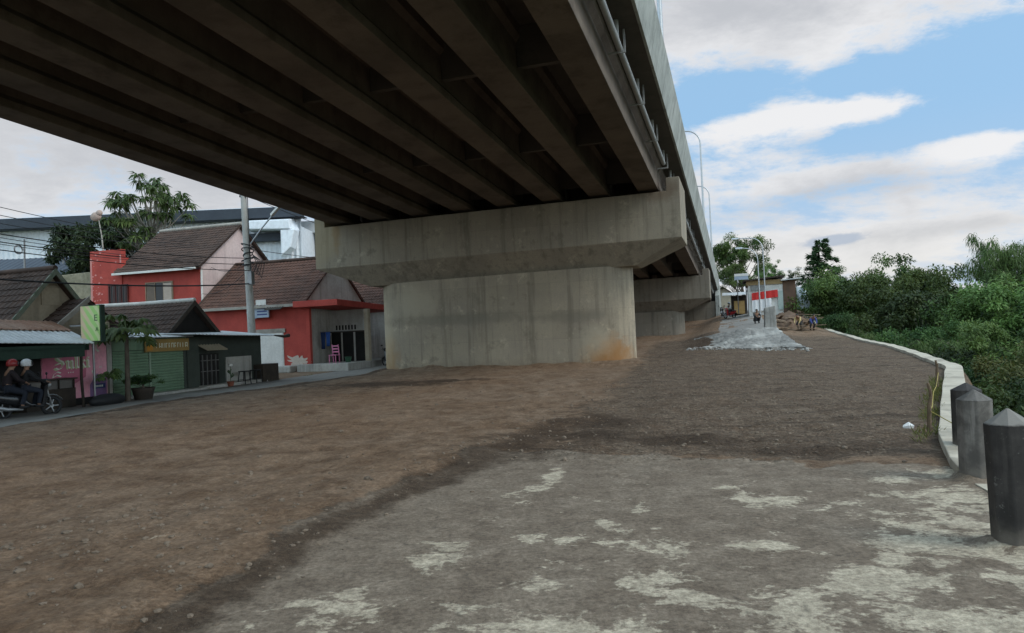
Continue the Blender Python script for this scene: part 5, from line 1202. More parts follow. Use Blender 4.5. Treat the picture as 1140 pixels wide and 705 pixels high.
hair_m = flat('black_hair', (.012,.010,.010), .5)
def figure(name, label, base, J, shirt, trouser, rz=0.0, helmet=None, hair=True, group=None, fingers=True, shoe=None):
    """J: joints in the figure's own metres, y forward"""
    t_ = thing('person', label, 'person', base, group, rz=rz)
    def pt(k, r, r2=None): p = J[k]; return (p[0], p[1], p[2], r, r2 or r)
    hd = Vector(J['head']); nk = Vector(J['neck']); fw = Vector(J.get('face', (0,1,0))).normalized()
    pts = [pt('pelvis',.13,.10), pt('waist',.125,.095), pt('chest',.15,.105), pt('neck',.052), (*hd,.088,.098), (*(hd+Vector((0,0,.085))),.065,.075), (*(hd+fw*.062-Vector((0,0,.055))),.045), (*(hd+fw*.105-Vector((0,0,.005))),.014)]
    ed = [(0,1),(1,2),(2,3),(3,4),(4,5),(4,6),(4,7)]
    for s in ('l','r'):
        i = len(pts); pts += [pt('sh_'+s,.058), pt('el_'+s,.042), pt('ha_'+s,.028,.024)]
        ed += [(2,i),(i,i+1),(i+1,i+2)]
        e, h = Vector(J['el_'+s]), Vector(J['ha_'+s]); d = (h-e).normalized(); sx = d.cross(Vector((0,0,1))); sx = sx.normalized() if sx.length > .1 else Vector((1,0,0)); dn = sx.cross(d)
        if dn.z > 0: dn = -dn
        k = len(pts); pts.append((*(h+d*.05),.036,.018)); ed.append((i+2,k))
        if fingers:
            for q, ln in ((-1.5,.062),(-.5,.075),(.5,.07),(1.5,.055)):
                a = h+d*.085+sx*q*.018; f = len(pts)
                pts += [(*a,.0095), (*(a+d*ln*.5+dn*.012),.0085), (*(a+d*ln*.8+dn*.035),.0075)]; ed += [(k,f),(f,f+1),(f+1,f+2)]
            sg = 1 if s == 'l' else -1; a = h+d*.035+sx*sg*.032; f = len(pts)
            pts += [(*a,.011), (*(a+d*.03+sx*sg*.02+dn*.01),.009)]; ed += [(k,f),(f,f+1)]
        i = len(pts); pts += [pt('hip_'+s,.088), pt('kn_'+s,.062), pt('an_'+s,.04), (*(Vector(J['an_'+s])+Vector((0,.12,-.05))),.035,.028)]
        ed += [(0,i),(i,i+1),(i+1,i+2),(i+2,i+3)]
    me_ = skin('body', pts, ed); me_.materials.append(skin_m)
    o = bpy.data.objects.new('body', me_); COL.objects.link(o); o.parent = t_
    def cloth(nm, keys, edges, mat):
        q = [pt(k, r, r2) for k, r, r2 in keys]; ms = skin(nm, q, edges); ms.materials.append(mat)
        c_ = bpy.data.objects.new(nm, ms); COL.objects.link(c_); c_.parent = o; return c_
    cloth('shirt', [('chest',.178,.135),('waist',.155,.125),('pelvis',.165,.13),('sh_l',.078,.078),('el_l',.060,.060),('ha_l',.040,.038),('sh_r',.078,.078),('el_r',.060,.060),('ha_r',.040,.038)],
          [(0,1),(1,2),(0,3),(3,4),(4,5),(0,6),(6,7),(7,8)], shirt)
    cloth('trousers', [('pelvis',.15,.12),('hip_l',.108,.108),('kn_l',.080,.080),('an_l',.058,.058),('hip_r',.108,.108),('kn_r',.080,.080),('an_r',.058,.058)], [(0,1),(1,2),(2,3),(0,4),(4,5),(5,6)], trouser)
    for s in ('l','r'):
        a = Vector(J['an_'+s]); mb = MB(); mb.ell((a.x,a.y+.06,a.z-.045), (.05,.135,.05), 10, 6)
        c_ = bpy.data.objects.new('shoe', mb.mesh('shoe', shoe or black_m)); COL.objects.link(c_); c_.parent = o
    mb = MB(); sx = fw.cross(Vector((0,0,1)))
    for s in (-1,1): e = hd+fw*.088+sx*s*.032+Vector((0,0,.012)); mb.ell(tuple(e), (.011,.011,.008), 6, 4)
    c_ = bpy.data.objects.new('eyes', mb.mesh('eyes', hair_m)); COL.objects.link(c_); c_.parent = o
    if helmet:
        mb = MB(); n, m = 18, 12; vs = []
        for i in range(m+1):
            th = math.pi*.66*i/m
            for j in range(n):
                ph = 2*math.pi*j/n; x, y = math.cos(ph), math.sin(ph); vs.append((hd.x+.138*math.sin(th)*x, hd.y-.005+.155*math.sin(th)*y, hd.z+.015+.145*math.cos(th)))
        mb.add(vs, [(i*n+j,(i+1)*n+j,(i+1)*n+(j+1)%n,i*n+(j+1)%n) for i in range(m) for j in range(n)], 0, True)
        c_ = bpy.data.objects.new('helmet', mb.mesh('helmet', helmet)); COL.objects.link(c_); c_.parent = o
        md = c_.modifiers.new('thick', 'SOLIDIFY'); md.thickness = .02
        mb = MB(); vs = []
        for i in range(5):
            for j in range(9): ph = math.pi*.5 + (j/8-.5)*2.0; th = math.pi*(.36+.22*i/4); vs.append((hd.x+.146*math.sin(th)*math.cos(ph), hd.y-.003+.166*math.sin(th)*math.sin(ph), hd.z+.015+.15*math.cos(th)))
        mb.add(vs, [(i*9+j,(i+1)*9+j,(i+1)*9+j+1,i*9+j+1) for i in range(4) for j in range(8)], 0, True)
        v_o = bpy.data.objects.new('visor', mb.mesh('visor', glass_m)); COL.objects.link(v_o); v_o.parent = c_
    elif hair:
        mb = MB(); n, m = 14, 8; vs = []
        for i in range(m+1):
            th = math.pi*.55*i/m
            for j in range(n):
                ph = 2*math.pi*j/n; f_ = 1 - .12*max(0, math.cos(ph - math.atan2(fw.y, fw.x)))*(i/m); vs.append((hd.x-fw.x*.012+.098*math.sin(th)*math.cos(ph)*f_, hd.y-fw.y*.012+.106*math.sin(th)*math.sin(ph)*f_, hd.z+.045+.108*math.cos(th)))
        mb.add(vs, [(i*n+j,(i+1)*n+j,(i+1)*n+(j+1)%n,i*n+(j+1)%n) for i in range(m) for j in range(n)], 0, True)
        c_ = bpy.data.objects.new('hair', mb.mesh('hair', hair_m)); COL.objects.link(c_); c_.parent = o
    return t_
def SYM(d):
    o = {}
    for k, p in d.items():
        if k.endswith('_'): o[k+'r'] = p; o[k+'l'] = (-p[0], p[1], p[2])
        else: o[k] = p
    return o
STAND = SYM(dict(pelvis=(0,0,.92), waist=(0,.01,1.08), chest=(0,.02,1.30), neck=(0,.02,1.46), head=(0,.04,1.58), sh_=(.18,.01,1.38), el_=(.24,-.01,1.10), ha_=(.22,.10,.88), hip_=(.09,0,.88), kn_=(.10,.03,.49), an_=(.10,0,.09)))
DRIVE = SYM(dict(pelvis=(0,-.06,.86), waist=(0,-.04,1.0), chest=(0,.04,1.22), neck=(0,.05,1.39), head=(0,.06,1.52), sh_=(.18,.05,1.30), el_=(.27,.24,1.08), ha_=(.27,.45,1.01), hip_=(.10,-.02,.84), kn_=(.17,.36,.74), an_=(.16,.27,.37)))
PASS = SYM(dict(pelvis=(0,-.46,.90), waist=(0,-.44,1.04), chest=(0,-.37,1.26), neck=(0,-.33,1.42), head=(0,-.29,1.54), sh_=(.18,-.36,1.33), el_=(.25,-.22,1.10), ha_=(.17,-.04,1.02), hip_=(.11,-.42,.87), kn_=(.24,-.05,.72), an_=(.23,-.16,.38)))
BEND = SYM(dict(pelvis=(0,-.12,.66), waist=(0,-.02,.78), chest=(0,.17,.93), neck=(0,.29,1.02), head=(0,.38,1.10), sh_=(.18,.19,.96), el_=(.23,.34,.72), ha_=(.16,.46,.50), hip_=(.10,-.10,.64), kn_=(.15,.14,.46), an_=(.12,-.04,.09)))
SQUAT = SYM(dict(pelvis=(0,0,.28), waist=(0,.04,.44), chest=(0,.12,.66), neck=(0,.17,.80), head=(0,.21,.91), sh_=(.18,.13,.72), el_=(.24,.30,.55), ha_=(.12,.42,.50), hip_=(.10,.02,.28), kn_=(.17,.36,.48), an_=(.14,.12,.09)))
body_black = pmat('scooter_black', (.018,.018,.020), (.012,.012,.013), rough=.25, spec=.5, bump=0)
tail_m = flat('tail_light', (.75,.03,.02), .3, emit=3.0)
plate_m = pmat('number_plate', (.30,.30,.30), (.22,.22,.22), rough=.5)
silver = pmat('silver_plastic', (.42,.43,.44), (.34,.35,.36), rough=.35, metal=.4, bump=0)
def scooter(label, base, rz, bodym, lit=True):
    t_ = thing('scooter', label, 'scooter', base, rz=rz)
    P = lambda nm, mb, mt, par=None, bv=0: part(nm, mb, mt, par or t_, local=True, bevel=bv)
    for y, w_ in ((.66,.045),(-.60,.055)):
        mb = MB(); vs = []; n, k = 28, 8
        for i in range(n):
            a = 2*math.pi*i/n
            for j in range(k): b2 = 2*math.pi*j/k; r = .235+.05*math.cos(b2); vs.append((w_*math.sin(b2), y+r*math.cos(a), .285+r*math.sin(a)))
        mb.add(vs, [(i*k+j,((i+1)%n)*k+j,((i+1)%n)*k+(j+1)%k,i*k+(j+1)%k) for i in range(n) for j in range(k)], 0, True); wh_ = P('wheel', mb, black_m)
        mb = MB()
        for a in np.linspace(0,2*math.pi,6)[:-1]: mb.tube([(0,y,.285),(0,y+.19*math.cos(a),.285+.19*math.sin(a))], .018, 6)
        mb.lathe([(.05,-.05),(.05,.05)], 12, c=(0,y,.285), axis='v'); P('rim', mb, silver, wh_)
    def loft(rows, mt, nm, n=14):
        mb = MB(); vs = []
        for (y, z, hw, hh, ex) in rows:
            for j in range(n):
                a = 2*math.pi*j/n; c_, s_ = math.cos(a), math.sin(a); vs.append((hw*math.copysign(abs(c_)**ex, c_), y, z+hh*math.copysign(abs(s_)**ex, s_)))
        k = len(rows); mb.add(vs, [(i*n+j,i*n+(j+1)%n,(i+1)*n+(j+1)%n,(i+1)*n+j) for i in range(k-1) for j in range(n)], 0, True)
        mb.add(vs[:n], [tuple(range(n))[::-1]]); mb.add(vs[-n:], [tuple(range(n))]); return P(nm, mb, mt)
    loft([(-.95,.72,.05,.05,.8),(-.80,.66,.13,.12,.8),(-.5,.58,.16,.17,.8),(-.15,.52,.15,.18,.8),(.02,.42,.13,.12,.7),(.12,.36,.12,.06,.7),(.34,.34,.11,.05,.7),(.42,.36,.12,.07,.7)], bodym, 'body')
    mb = MB(); mb.hexa([(-.17,.36,.32),(.17,.36,.32),(.13,.50,.32),(-.13,.50,.32),(-.20,.46,.92),(.20,.46,.92),(.11,.56,.94),(-.11,.56,.94)]); P('leg_shield', mb, bodym, bv=.03)
    mb = MB(); mb.ell((0,.52,.98), (.15,.12,.10), 14, 8); cw = P('handlebar_cowl', mb, bodym)
    mb = MB(); mb.ell((0,.60,.90), (.10,.07,.07), 12, 7); P('headlight', mb, silver)
    mb = MB(); mb.tube([(-.34,.42,1.0),(-.2,.48,1.02),(.2,.48,1.02),(.34,.42,1.0)], .017, 7); P('handlebar', mb, black_m)
    for s in (-1,1):
        mb = MB(); mb.tube([(s*.24,.47,1.02),(s*.30,.46,1.20)], .008, 5); mb.ell((s*.31,.45,1.23), (.07,.02,.045), 10, 6); P('mirror', mb, black_m)
    mb = MB(); mb.tube([(0,.52,.9),(0,.66,.30)], .035, 8)
    for s in (-1,1): mb.tube([(s*.07,.60,.55),(s*.07,.66,.29)], .02, 6)
    P('fork', mb, metal_m)
    mb = MB(); vs = []
    for i in range(11):
        a = R(25+ 130*i/10)
        for j in range(5): x = -.085+.17*j/4; vs.append((x, .66+(.315+.015*(1-(x/.085)**2))*math.cos(a), .285+(.315+.02*(1-(x/.085)**2))*math.sin(a)))
    mb.add(vs, [(i*5+j,i*5+j+1,(i+1)*5+j+1,(i+1)*5+j) for i in range(10) for j in range(4)], 0, True); P('fender', mb, silver)
    loft([(-.84,.80,.08,.03,.8),(-.6,.79,.14,.05,.8),(-.3,.77,.14,.05,.8),(.0,.73,.12,.05,.8),(.08,.71,.08,.03,.8)], black_m, 'seat')
    mb = MB(); mb.ell((0,-.93,.70), (.09,.05,.045), 12, 7); P('tail_light', mb, tail_m if lit else br_)
    mb = MB(); mb.hexa([(-.13,-1.0,.42),(.13,-1.0,.42),(.13,-.985,.42),(-.13,-.985,.42),(-.13,-.96,.53),(.13,-.96,.53),(.13,-.945,.53),(-.13,-.945,.53)]); P('number_plate', mb, plate_m)
    mb = MB(); mb.hexa([(-.09,-1.02,.30),(.09,-1.02,.30),(.09,-.9,.62),(-.09,-.9,.62),(-.09,-1.0,.30),(.09,-1.0,.30),(.09,-.86,.62),(-.09,-.86,.62)]); P('mudguard', mb, black_m)
    mb = MB(); mb.tube([(.12,-.1,.26),(.15,-.5,.30),(.16,-.92,.42)], [.03,.055,.05], 9); P('exhaust', mb, silver)
    mb = MB(); mb.tube([(-.1,-.75,.82),(-.12,-1.0,.86),(0,-1.04,.87),(.12,-1.0,.86),(.1,-.75,.82)], .016, 6); P('grab_rail', mb, silver)
    return t_
VS, US = -19.35, 16.1
zs = gz0(VS, US) + .015
RZS = R(-22)
scooter('black scooter with glowing tail light carrying two riders along the lane', (VS,US,zs), RZS, body_black)
jk = pmat('dark_jacket', (.016,.015,.017), (.012,.012,.013), rough=.8, scale=4); jk2 = pmat('maroon_black_jacket', (.024,.016,.018), (.017,.012,.013), rough=.8, scale=4); jeans = pmat('dark_jeans', (.020,.024,.036), (.015,.018,.026), rough=.9, scale=5)
hel_w = flat('white_helmet', (.62,.62,.62), .25); hel_r = flat('red_helmet', (.26,.03,.03), .25)
figure('person', 'rider in white helmet and dark jacket steering the black scooter', (VS,US,zs), DRIVE, jk, jeans, RZS, hel_w)
figure('person', 'passenger in red helmet and dark maroon jacket on the scooter', (VS,US,zs), PASS, jk2, jeans, RZS, hel_r)
yel = pmat('yellow_shirt', (.55,.42,.20), (.46,.34,.16)); blu = pmat('blue_shirt', (.07,.09,.30), (.05,.07,.24)); drk = pmat('dark_cloth', (.03,.03,.033), (.022,.022,.025))
figure('person', 'person in a pale yellow shirt bending over by the earth heap', (4.75,61.0,gz(4.75,61.0)), BEND, yel, drk, R(150))
figure('person', 'person in a dark blue shirt bending beside the one in yellow', (5.6,60.6,gz(5.6,60.6)), BEND, blu, drk, R(200))
figure('person', 'dark clothed person squatting at the edge of the climbing lane', (1.5,57.5,gz0(1.5,57.5)+.02), SQUAT, drk, drk, R(200))
sred = scooter('red motorcycle parked on the far lane before the kiosk', (-.45,78,gz0(-.45,78)+.03), R(140), pmat('scooter_red', (.42,.03,.03), (.36,.025,.025), rough=.3, bump=0), lit=False)
r_ = DRIVE
figure('person', 'rider in a light shirt sitting on the far red motorcycle', (-.45,78,gz0(-.45,78)+.03), r_, white_m, drk, R(140), hel_w)
scooter('dark motorcycle standing at the right end of the porch', (-19.1,38.9,gz0(-19.1,38.9)+.02), R(60), body_black, lit=False)
scooter('dark motorcycle by the bridge end on the far lane', (-1.35,88,gz0(-1.35,88)+.03), R(175), body_black, lit=False)
# ------------------------------------------------------------------ vegetation
def leafmat(name, a, b_, dry=None):
    m, t, b = newmat(name)
    at = t.nodes.new('ShaderNodeAttribute'); at.attribute_name = 'tone'; oi = t.nodes.new('ShaderNodeObjectInfo')
    c = mixc(t, at.outputs['Fac'], a, b_)
    if dry: c = mixc(t, smooth(t, at.outputs['Fac'], .86, 1.0, 0, .8), c, dry)
    hs = t.nodes.new('ShaderNodeHueSaturation'); t.links.new(c, hs.inputs['Color'])
    t.links.new(mathn(t, 'ADD', mathn(t, 'MULTIPLY', oi.outputs['Random'], .045), .480), hs.inputs['Hue']); t.links.new(mathn(t, 'ADD', mathn(t, 'MULTIPLY', oi.outputs['Random'], .75), .62), hs.inputs['Value'])
    t.links.new(hs.outputs[0], b.inputs['Base Color']); b.inputs['Roughness'].default_value = .55; b.inputs['Specular IOR Level'].default_value = .25
    tr = t.nodes.new('ShaderNodeBsdfTranslucent'); t.links.new(hs.outputs[0], tr.inputs['Color'])
    mx = t.nodes.new('ShaderNodeMixShader'); mx.inputs[0].default_value = .28; o = t.nodes['Material Output']
    t.links.new(b.outputs[0], mx.inputs[1]); t.links.new(tr.outputs[0], mx.inputs[2]); t.links.new(mx.outputs[0], o.inputs['Surface'])
    return m
LM_mid = leafmat('leaf_mid', (.038,.072,.020), (.130,.190,.048))
LM_dark = leafmat('leaf_dark', (.026,.052,.015), (.086,.130,.036))
LM_bamboo = leafmat('leaf_bamboo', (.060,.110,.032), (.150,.225,.068))
LM_yellow = leafmat('leaf_yellow', (.085,.105,.028), (.190,.190,.055), (.22,.13,.04))
LM_con = leafmat('leaf_conifer', (.030,.055,.022), (.068,.105,.040))
bark = pmat('bark', (.13,.105,.08), (.085,.07,.055), rough=.95, scale=3, bump=.6, bscale=12, bdist=.05)
bark_p = pmat('pale_bark', (.30,.28,.24), (.22,.20,.17), rough=.95, scale=3, bump=.4, bscale=12)
def nrm(a): return a / np.maximum(np.linalg.norm(a, axis=1, keepdims=True), 1e-6)
def leafmesh(name, P, Dr, Nn, Ln, Wd, tone, mat, bend=.25):
    """one bent pointed blade (6 vertices) per leaf"""
    n = len(P); Dr = nrm(Dr); S = nrm(np.cross(Dr, Nn)); Nn = np.cross(S, Dr); Ln = Ln[:,None]; Wd = Wd[:,None]
    v = np.stack([P, P+Dr*Ln*.45+S*Wd*.5-Nn*Ln*bend*.1, P+Dr*Ln*.5-Nn*Ln*bend*.05+Nn*Wd*.12, P+Dr*Ln*.45-S*Wd*.5-Nn*Ln*bend*.1, P+Dr*Ln-Nn*Ln*bend], 1)
    vs = v.reshape(-1, 3); base = (np.arange(n)*5)[:,None]
    f = np.concatenate([base+np.array([[0,1,2]]), base+np.array([[0,2,3]]), base+np.array([[1,4,2]]), base+np.array([[2,4,3]])], 0)
    me_ = bpy.data.meshes.new(name); me_.vertices.add(len(vs)); me_.vertices.foreach_set('co', vs.reshape(-1).astype(np.float32))
    me_.loops.add(f.size); me_.polygons.add(len(f)); me_.loops.foreach_set('vertex_index', f.reshape(-1).astype(np.int32)); me_.polygons.foreach_set('loop_start', (np.arange(len(f))*3).astype(np.int32))
    me_.update(calc_edges=True)
    at = me_.attributes.new('tone', 'FLOAT', 'POINT'); at.data.foreach_set('value', np.repeat(np.clip(tone,0,1), 5).astype(np.float32))
    me_.materials.append(mat); return me_
def rdir(rng, n): return nrm(rng.normal(size=(n,3)))
def broad(seed, H, Wd, th, nclump, nleaf, ls, mat, name='crown', flatt=.8, droop=.25, lop=0.0, sparse=0.0, ragged=.35):
    """trunk with limbs reaching to leaf clumps spread through an uneven crown"""
    rng = np.random.default_rng(seed); tr = MB()
    cz = th + (H-th)*.5; hz2 = (H-th)*.5
    bend = rng.normal(0, .05*H, 2); tp = [(bend[0]*s*s, bend[1]*s*s, s*(th+(H-th)*.55)) for s in np.linspace(0,1,7)]
    r0 = .022*H+.03; tr.tube([(tp[0][0],tp[0][1],-.5)]+tp, [r0*1.3]+[r0*(1-.75*s) for s in np.linspace(0,1,7)], 8)
    D = rdir(rng, nclump); D[:,2] = np.where(D[:,2] < -.45, -D[:,2], D[:,2]); q = rng.uniform(.25,1,nclump)**.5
    lob = 1 + ragged*(np.array([vnoise(np.array([d[0]*1.6+7]), np.array([d[1]*1.6+d[2]*1.9]), seed)[0] for d in D])*2-1)
    C = np.stack([D[:,0]*Wd*.5*q*lob+bend[0]*.6, D[:,1]*Wd*.5*q*lob+bend[1]*.6, cz+D[:,2]*hz2*q*lob], 1)
    C[:,0] += lop*(C[:,2]-th)
    for i in range(0, nclump, 2):
        c_ = C[i]; s = min(.97, max(.3, (c_[2]-.30*hz2)/(th+(H-th)*.55)*.75)); a = np.array(tp[int(s*6)]); m_ = a*.45+c_*.55; m_[2] -= .06*H*rng.random()
        tr.tube([tuple(a), tuple(m_), tuple(c_)], [r0*.34, r0*.2, r0*.06], 5)
    ids = rng.integers(0, nclump, nleaf); rc = Wd*rng.uniform(.055,.125,nclump)
    o = rdir(rng, nleaf)*(rng.random(nleaf)**.45)[:,None]; o[:,2] *= flatt
    P = C[ids] + o*rc[ids][:,None]
    if sparse: k_ = rng.random(nleaf) > sparse; P, o, ids = P[k_], o[k_], ids[k_]; nleaf = len(P)
    Dr = o*.9 + rdir(rng, nleaf)*.75; Dr[:,2] -= droop
    Nn = rdir(rng, nleaf)*.6; Nn[:,2] += 1
    ct = rng.uniform(-.05,.85,nclump)
    return tr, leafmesh(name, P, Dr, Nn, ls*rng.uniform(.6,1.3,nleaf), ls*rng.uniform(.35,.6,nleaf), ct[ids]+rng.uniform(-.1,.3,nleaf), mat)
def bamboo(seed, H, spread, nculm, nleaf, ls, mat):
    rng = np.random.default_rng(seed); tr = MB(); Ps = []; Ds = []; Ts = []
    for k in range(nculm):
        az = rng.uniform(0,6.283); h = H*rng.uniform(.62,1.0); out_ = spread*rng.uniform(.15,1.0)*h/H; b0 = rng.normal(0,.05*H,2); d = np.array([math.cos(az), math.sin(az)])
        T = np.linspace(0,1,14); path = np.stack([b0[0]+d[0]*out_*T**2.3, b0[1]+d[1]*out_*T**2.3, h*(T-.28*T**5*(out_/spread+.35))],1)
        tr.tube([tuple(p) for p in path], [.05*(1-.85*s)+.006 for s in T], 5)
        n = nleaf//nculm; t_ = .30+.70*rng.random(n)**.7; i = np.minimum((t_*13).astype(int),12); f = t_*13-i
        p = path[i]*(1-f)[:,None]+path[i+1]*f[:,None]; tang = nrm(path[i+1]-path[i])
        node = np.round(t_*26)/26; rad = H*.075*np.sqrt(rng.random(n))*(1.15-.55*t_)
        a2 = rng.uniform(0,6.283,n); side = np.stack([np.cos(a2), np.sin(a2), rng.normal(0,.3,n)],1); p = p+side*rad[:,None]; p[:,2] -= rad*.45
        Dr = side*.7+np.stack([np.full(n,d[0]),np.full(n,d[1]),np.zeros(n)],1)*.35+rdir(rng,n)*.35; Dr[:,2] -= .55
        Ps.append(p); Ds.append(Dr); Ts.append(np.clip(rng.uniform(.1,.6)+.35*t_+rng.normal(0,.12,n)-.2,0,1))
    P = np.concatenate(Ps); Dr = np.concatenate(Ds); T = np.concatenate(Ts); n = len(P); Nn = rdir(rng,n)*.5; Nn[:,2] += 1
    return tr, leafmesh('crown', P, Dr, Nn, ls*rng.uniform(.7,1.4,n), ls*.2*rng.uniform(.8,1.3,n), T, mat, .35)
def layered(seed, H, Wd, nlay, nleaf, ls, mat, th=.2):
    rng = np.random.default_rng(seed); tr = MB(); tr.tube([(0,0,-.5),(0,0,H*.5),(.02*H,0,H*.98)], [.03*H,.018*H,.004*H], 8); Ps = []; Ds = []; Ts = []
    nb_ = nlay*6; per = nleaf//nb_
    for k in range(nb_):
        s = (k+rng.random())/nb_; z = H*(th+(1-th)*s); L_ = Wd*.5*((1-s)**.75*.95+.10)*rng.uniform(.65,1.15); az = k*2.4+rng.normal(0,.3); d = np.array([math.cos(az),math.sin(az),0])
        tr.tube([(0,0,z),tuple(d*L_*.6+np.array([0,0,z+.08*L_])),tuple(d*L_+np.array([0,0,z+.02*L_]))],[.012*H*(1-s)+.01,.008*H*(1-s)+.006,.004],5)
        t_ = rng.random(per)**.6; w_ = L_*.30*(1-.55*t_); sd = np.array([-d[1],d[0],0])
        p = d*(L_*t_)[:,None]+sd*(rng.normal(0,1,per)*w_*.6)[:,None]; p[:,2] += z+.08*L_*np.sin(t_*3.1)-.10*L_*t_**2+rng.normal(0,.05*L_+.05,per)
        Dr = d*.8+rdir(rng,per)*.6; Dr[:,2] += .1; Ps.append(p); Ds.append(Dr); Ts.append(np.clip(rng.uniform(0,.6)+rng.normal(.1,.15,per),0,1))
    P = np.concatenate(Ps); Dr = np.concatenate(Ds); T = np.concatenate(Ts); n = len(P); Nn = rdir(rng,n)*.5; Nn[:,2] += 1
    return tr, leafmesh('crown', P, Dr, Nn, ls*rng.uniform(.7,1.3,n), ls*.45*rng.uniform(.7,1.3,n), T, mat)
def rosette(seed, H, Wd, th, ntip, perleaf, ls, mat, barkm=None):
    """open tree whose twigs end in rosettes of long drooping leaves"""
    rng = np.random.default_rng(seed); tr = MB(); r0 = .012*H+.05
    tp = [(.02*H*math.sin(s*3), .02*H*math.sin(s*2+1), s*H*.8) for s in np.linspace(0,1,8)]; tr.tube([(0,0,-.4)]+tp, [r0*1.2]+[r0*(1-.6*s) for s in np.linspace(0,1,8)], 8)
    D = rdir(rng, ntip); q = rng.uniform(.3,1,ntip)**.45; C = np.stack([D[:,0]*Wd*.5*q, D[:,1]*Wd*.5*q, th+(H-th)*(.5+.5*D[:,2]*q)],1)
    Ps = []; Ds = []; Ts = []; Ls = []
    for c_ in C:
        a = np.array(tp[min(7,max(3,int((c_[2]/H-.12)*8.5)))]); m_ = (a+c_)/2; m_[2] -= .03*H
        tr.tube([tuple(a),tuple(m_),tuple(c_)],[r0*.35,r0*.2,r0*.1],5)
        n = perleaf; az = rng.uniform(0,6.283,n); el = rng.uniform(-.35,.8,n); d = np.stack([np.cos(az)*np.cos(el),np.sin(az)*np.cos(el),np.sin(el)],1)
        Ps.append(np.repeat(c_[None],n,0)+d*ls*.12); Ds.append(d+np.array([0,0,-.25])); Ts.append(np.clip(rng.uniform(.05,.7)+rng.normal(0,.15,n),0,1)); Ls.append(ls*rng.uniform(.6,1.15,n))
    P = np.concatenate(Ps); Dr = np.concatenate(Ds); T = np.concatenate(Ts); Ln = np.concatenate(Ls); n = len(P); Nn = rdir(rng,n)*.25; Nn[:,2] += 1
    return tr, leafmesh('crown', P, Dr, Nn, Ln, Ln*.26, T, mat, .6)
PROTO = {}
def plant(kind, name, label, v, u, z, s=1.0, rz=0.0, cat='tree', group=None, sz=None, mats=None):
    if kind not in PROTO:
        tr, lm = MAKE[kind](); PROTO[kind] = (tr.mesh('trunk', bark_p if kind in ('rosette',) else bark), lm)
    t_ = thing(name, label, cat, (v,u,z), group, rz=rz); t_.scale = (s, s, sz or s)
    for nm, me_ in zip(('trunk','crown'), PROTO[kind]):
        o = bpy.data.objects.new(nm, me_); COL.objects.link(o); o.parent = t_
    return t_
MAKE = dict(
 b1=lambda: broad(101, 13, 10, 3.2, 64, 15000, .34, LM_mid),
 b2=lambda: broad(102, 12, 9, 3.0, 46, 11000, .32, LM_dark, sparse=.1, ragged=.5),
 b3=lambda: broad(103, 12.5, 11, 3.4, 70, 15000, .30, LM_mid, flatt=.55, droop=.1),
 airy=lambda: broad(104, 13, 8, 4.5, 30, 3600, .30, LM_mid, flatt=.6, ragged=.55),
 yel=lambda: broad(105, 9, 8, 2.0, 60, 17000, .20, LM_yellow, droop=.35),
 bam=lambda: bamboo(106, 13, 4.6, 40, 24000, .34, LM_bamboo),
 bam2=lambda: bamboo(107, 12, 5.2, 46, 26000, .32, LM_mid),
 con=lambda: layered(108, 17, 8.5, 13, 11000, .42, LM_con, .15),
 shrub=lambda: broad(109, 5, 6.5, .7, 60, 13000, .20, LM_dark, droop=.3),
 rosette=lambda: rosette(110, 14.5, 6.4, 7.6, 84, 34, .62, LM_bamboo, bark_p),
 darkt=lambda: broad(111, 12.5, 8.0, 3.0, 70, 15000, .36, LM_con, flatt=.7, droop=.5, ragged=.3),
 pap=lambda: None)
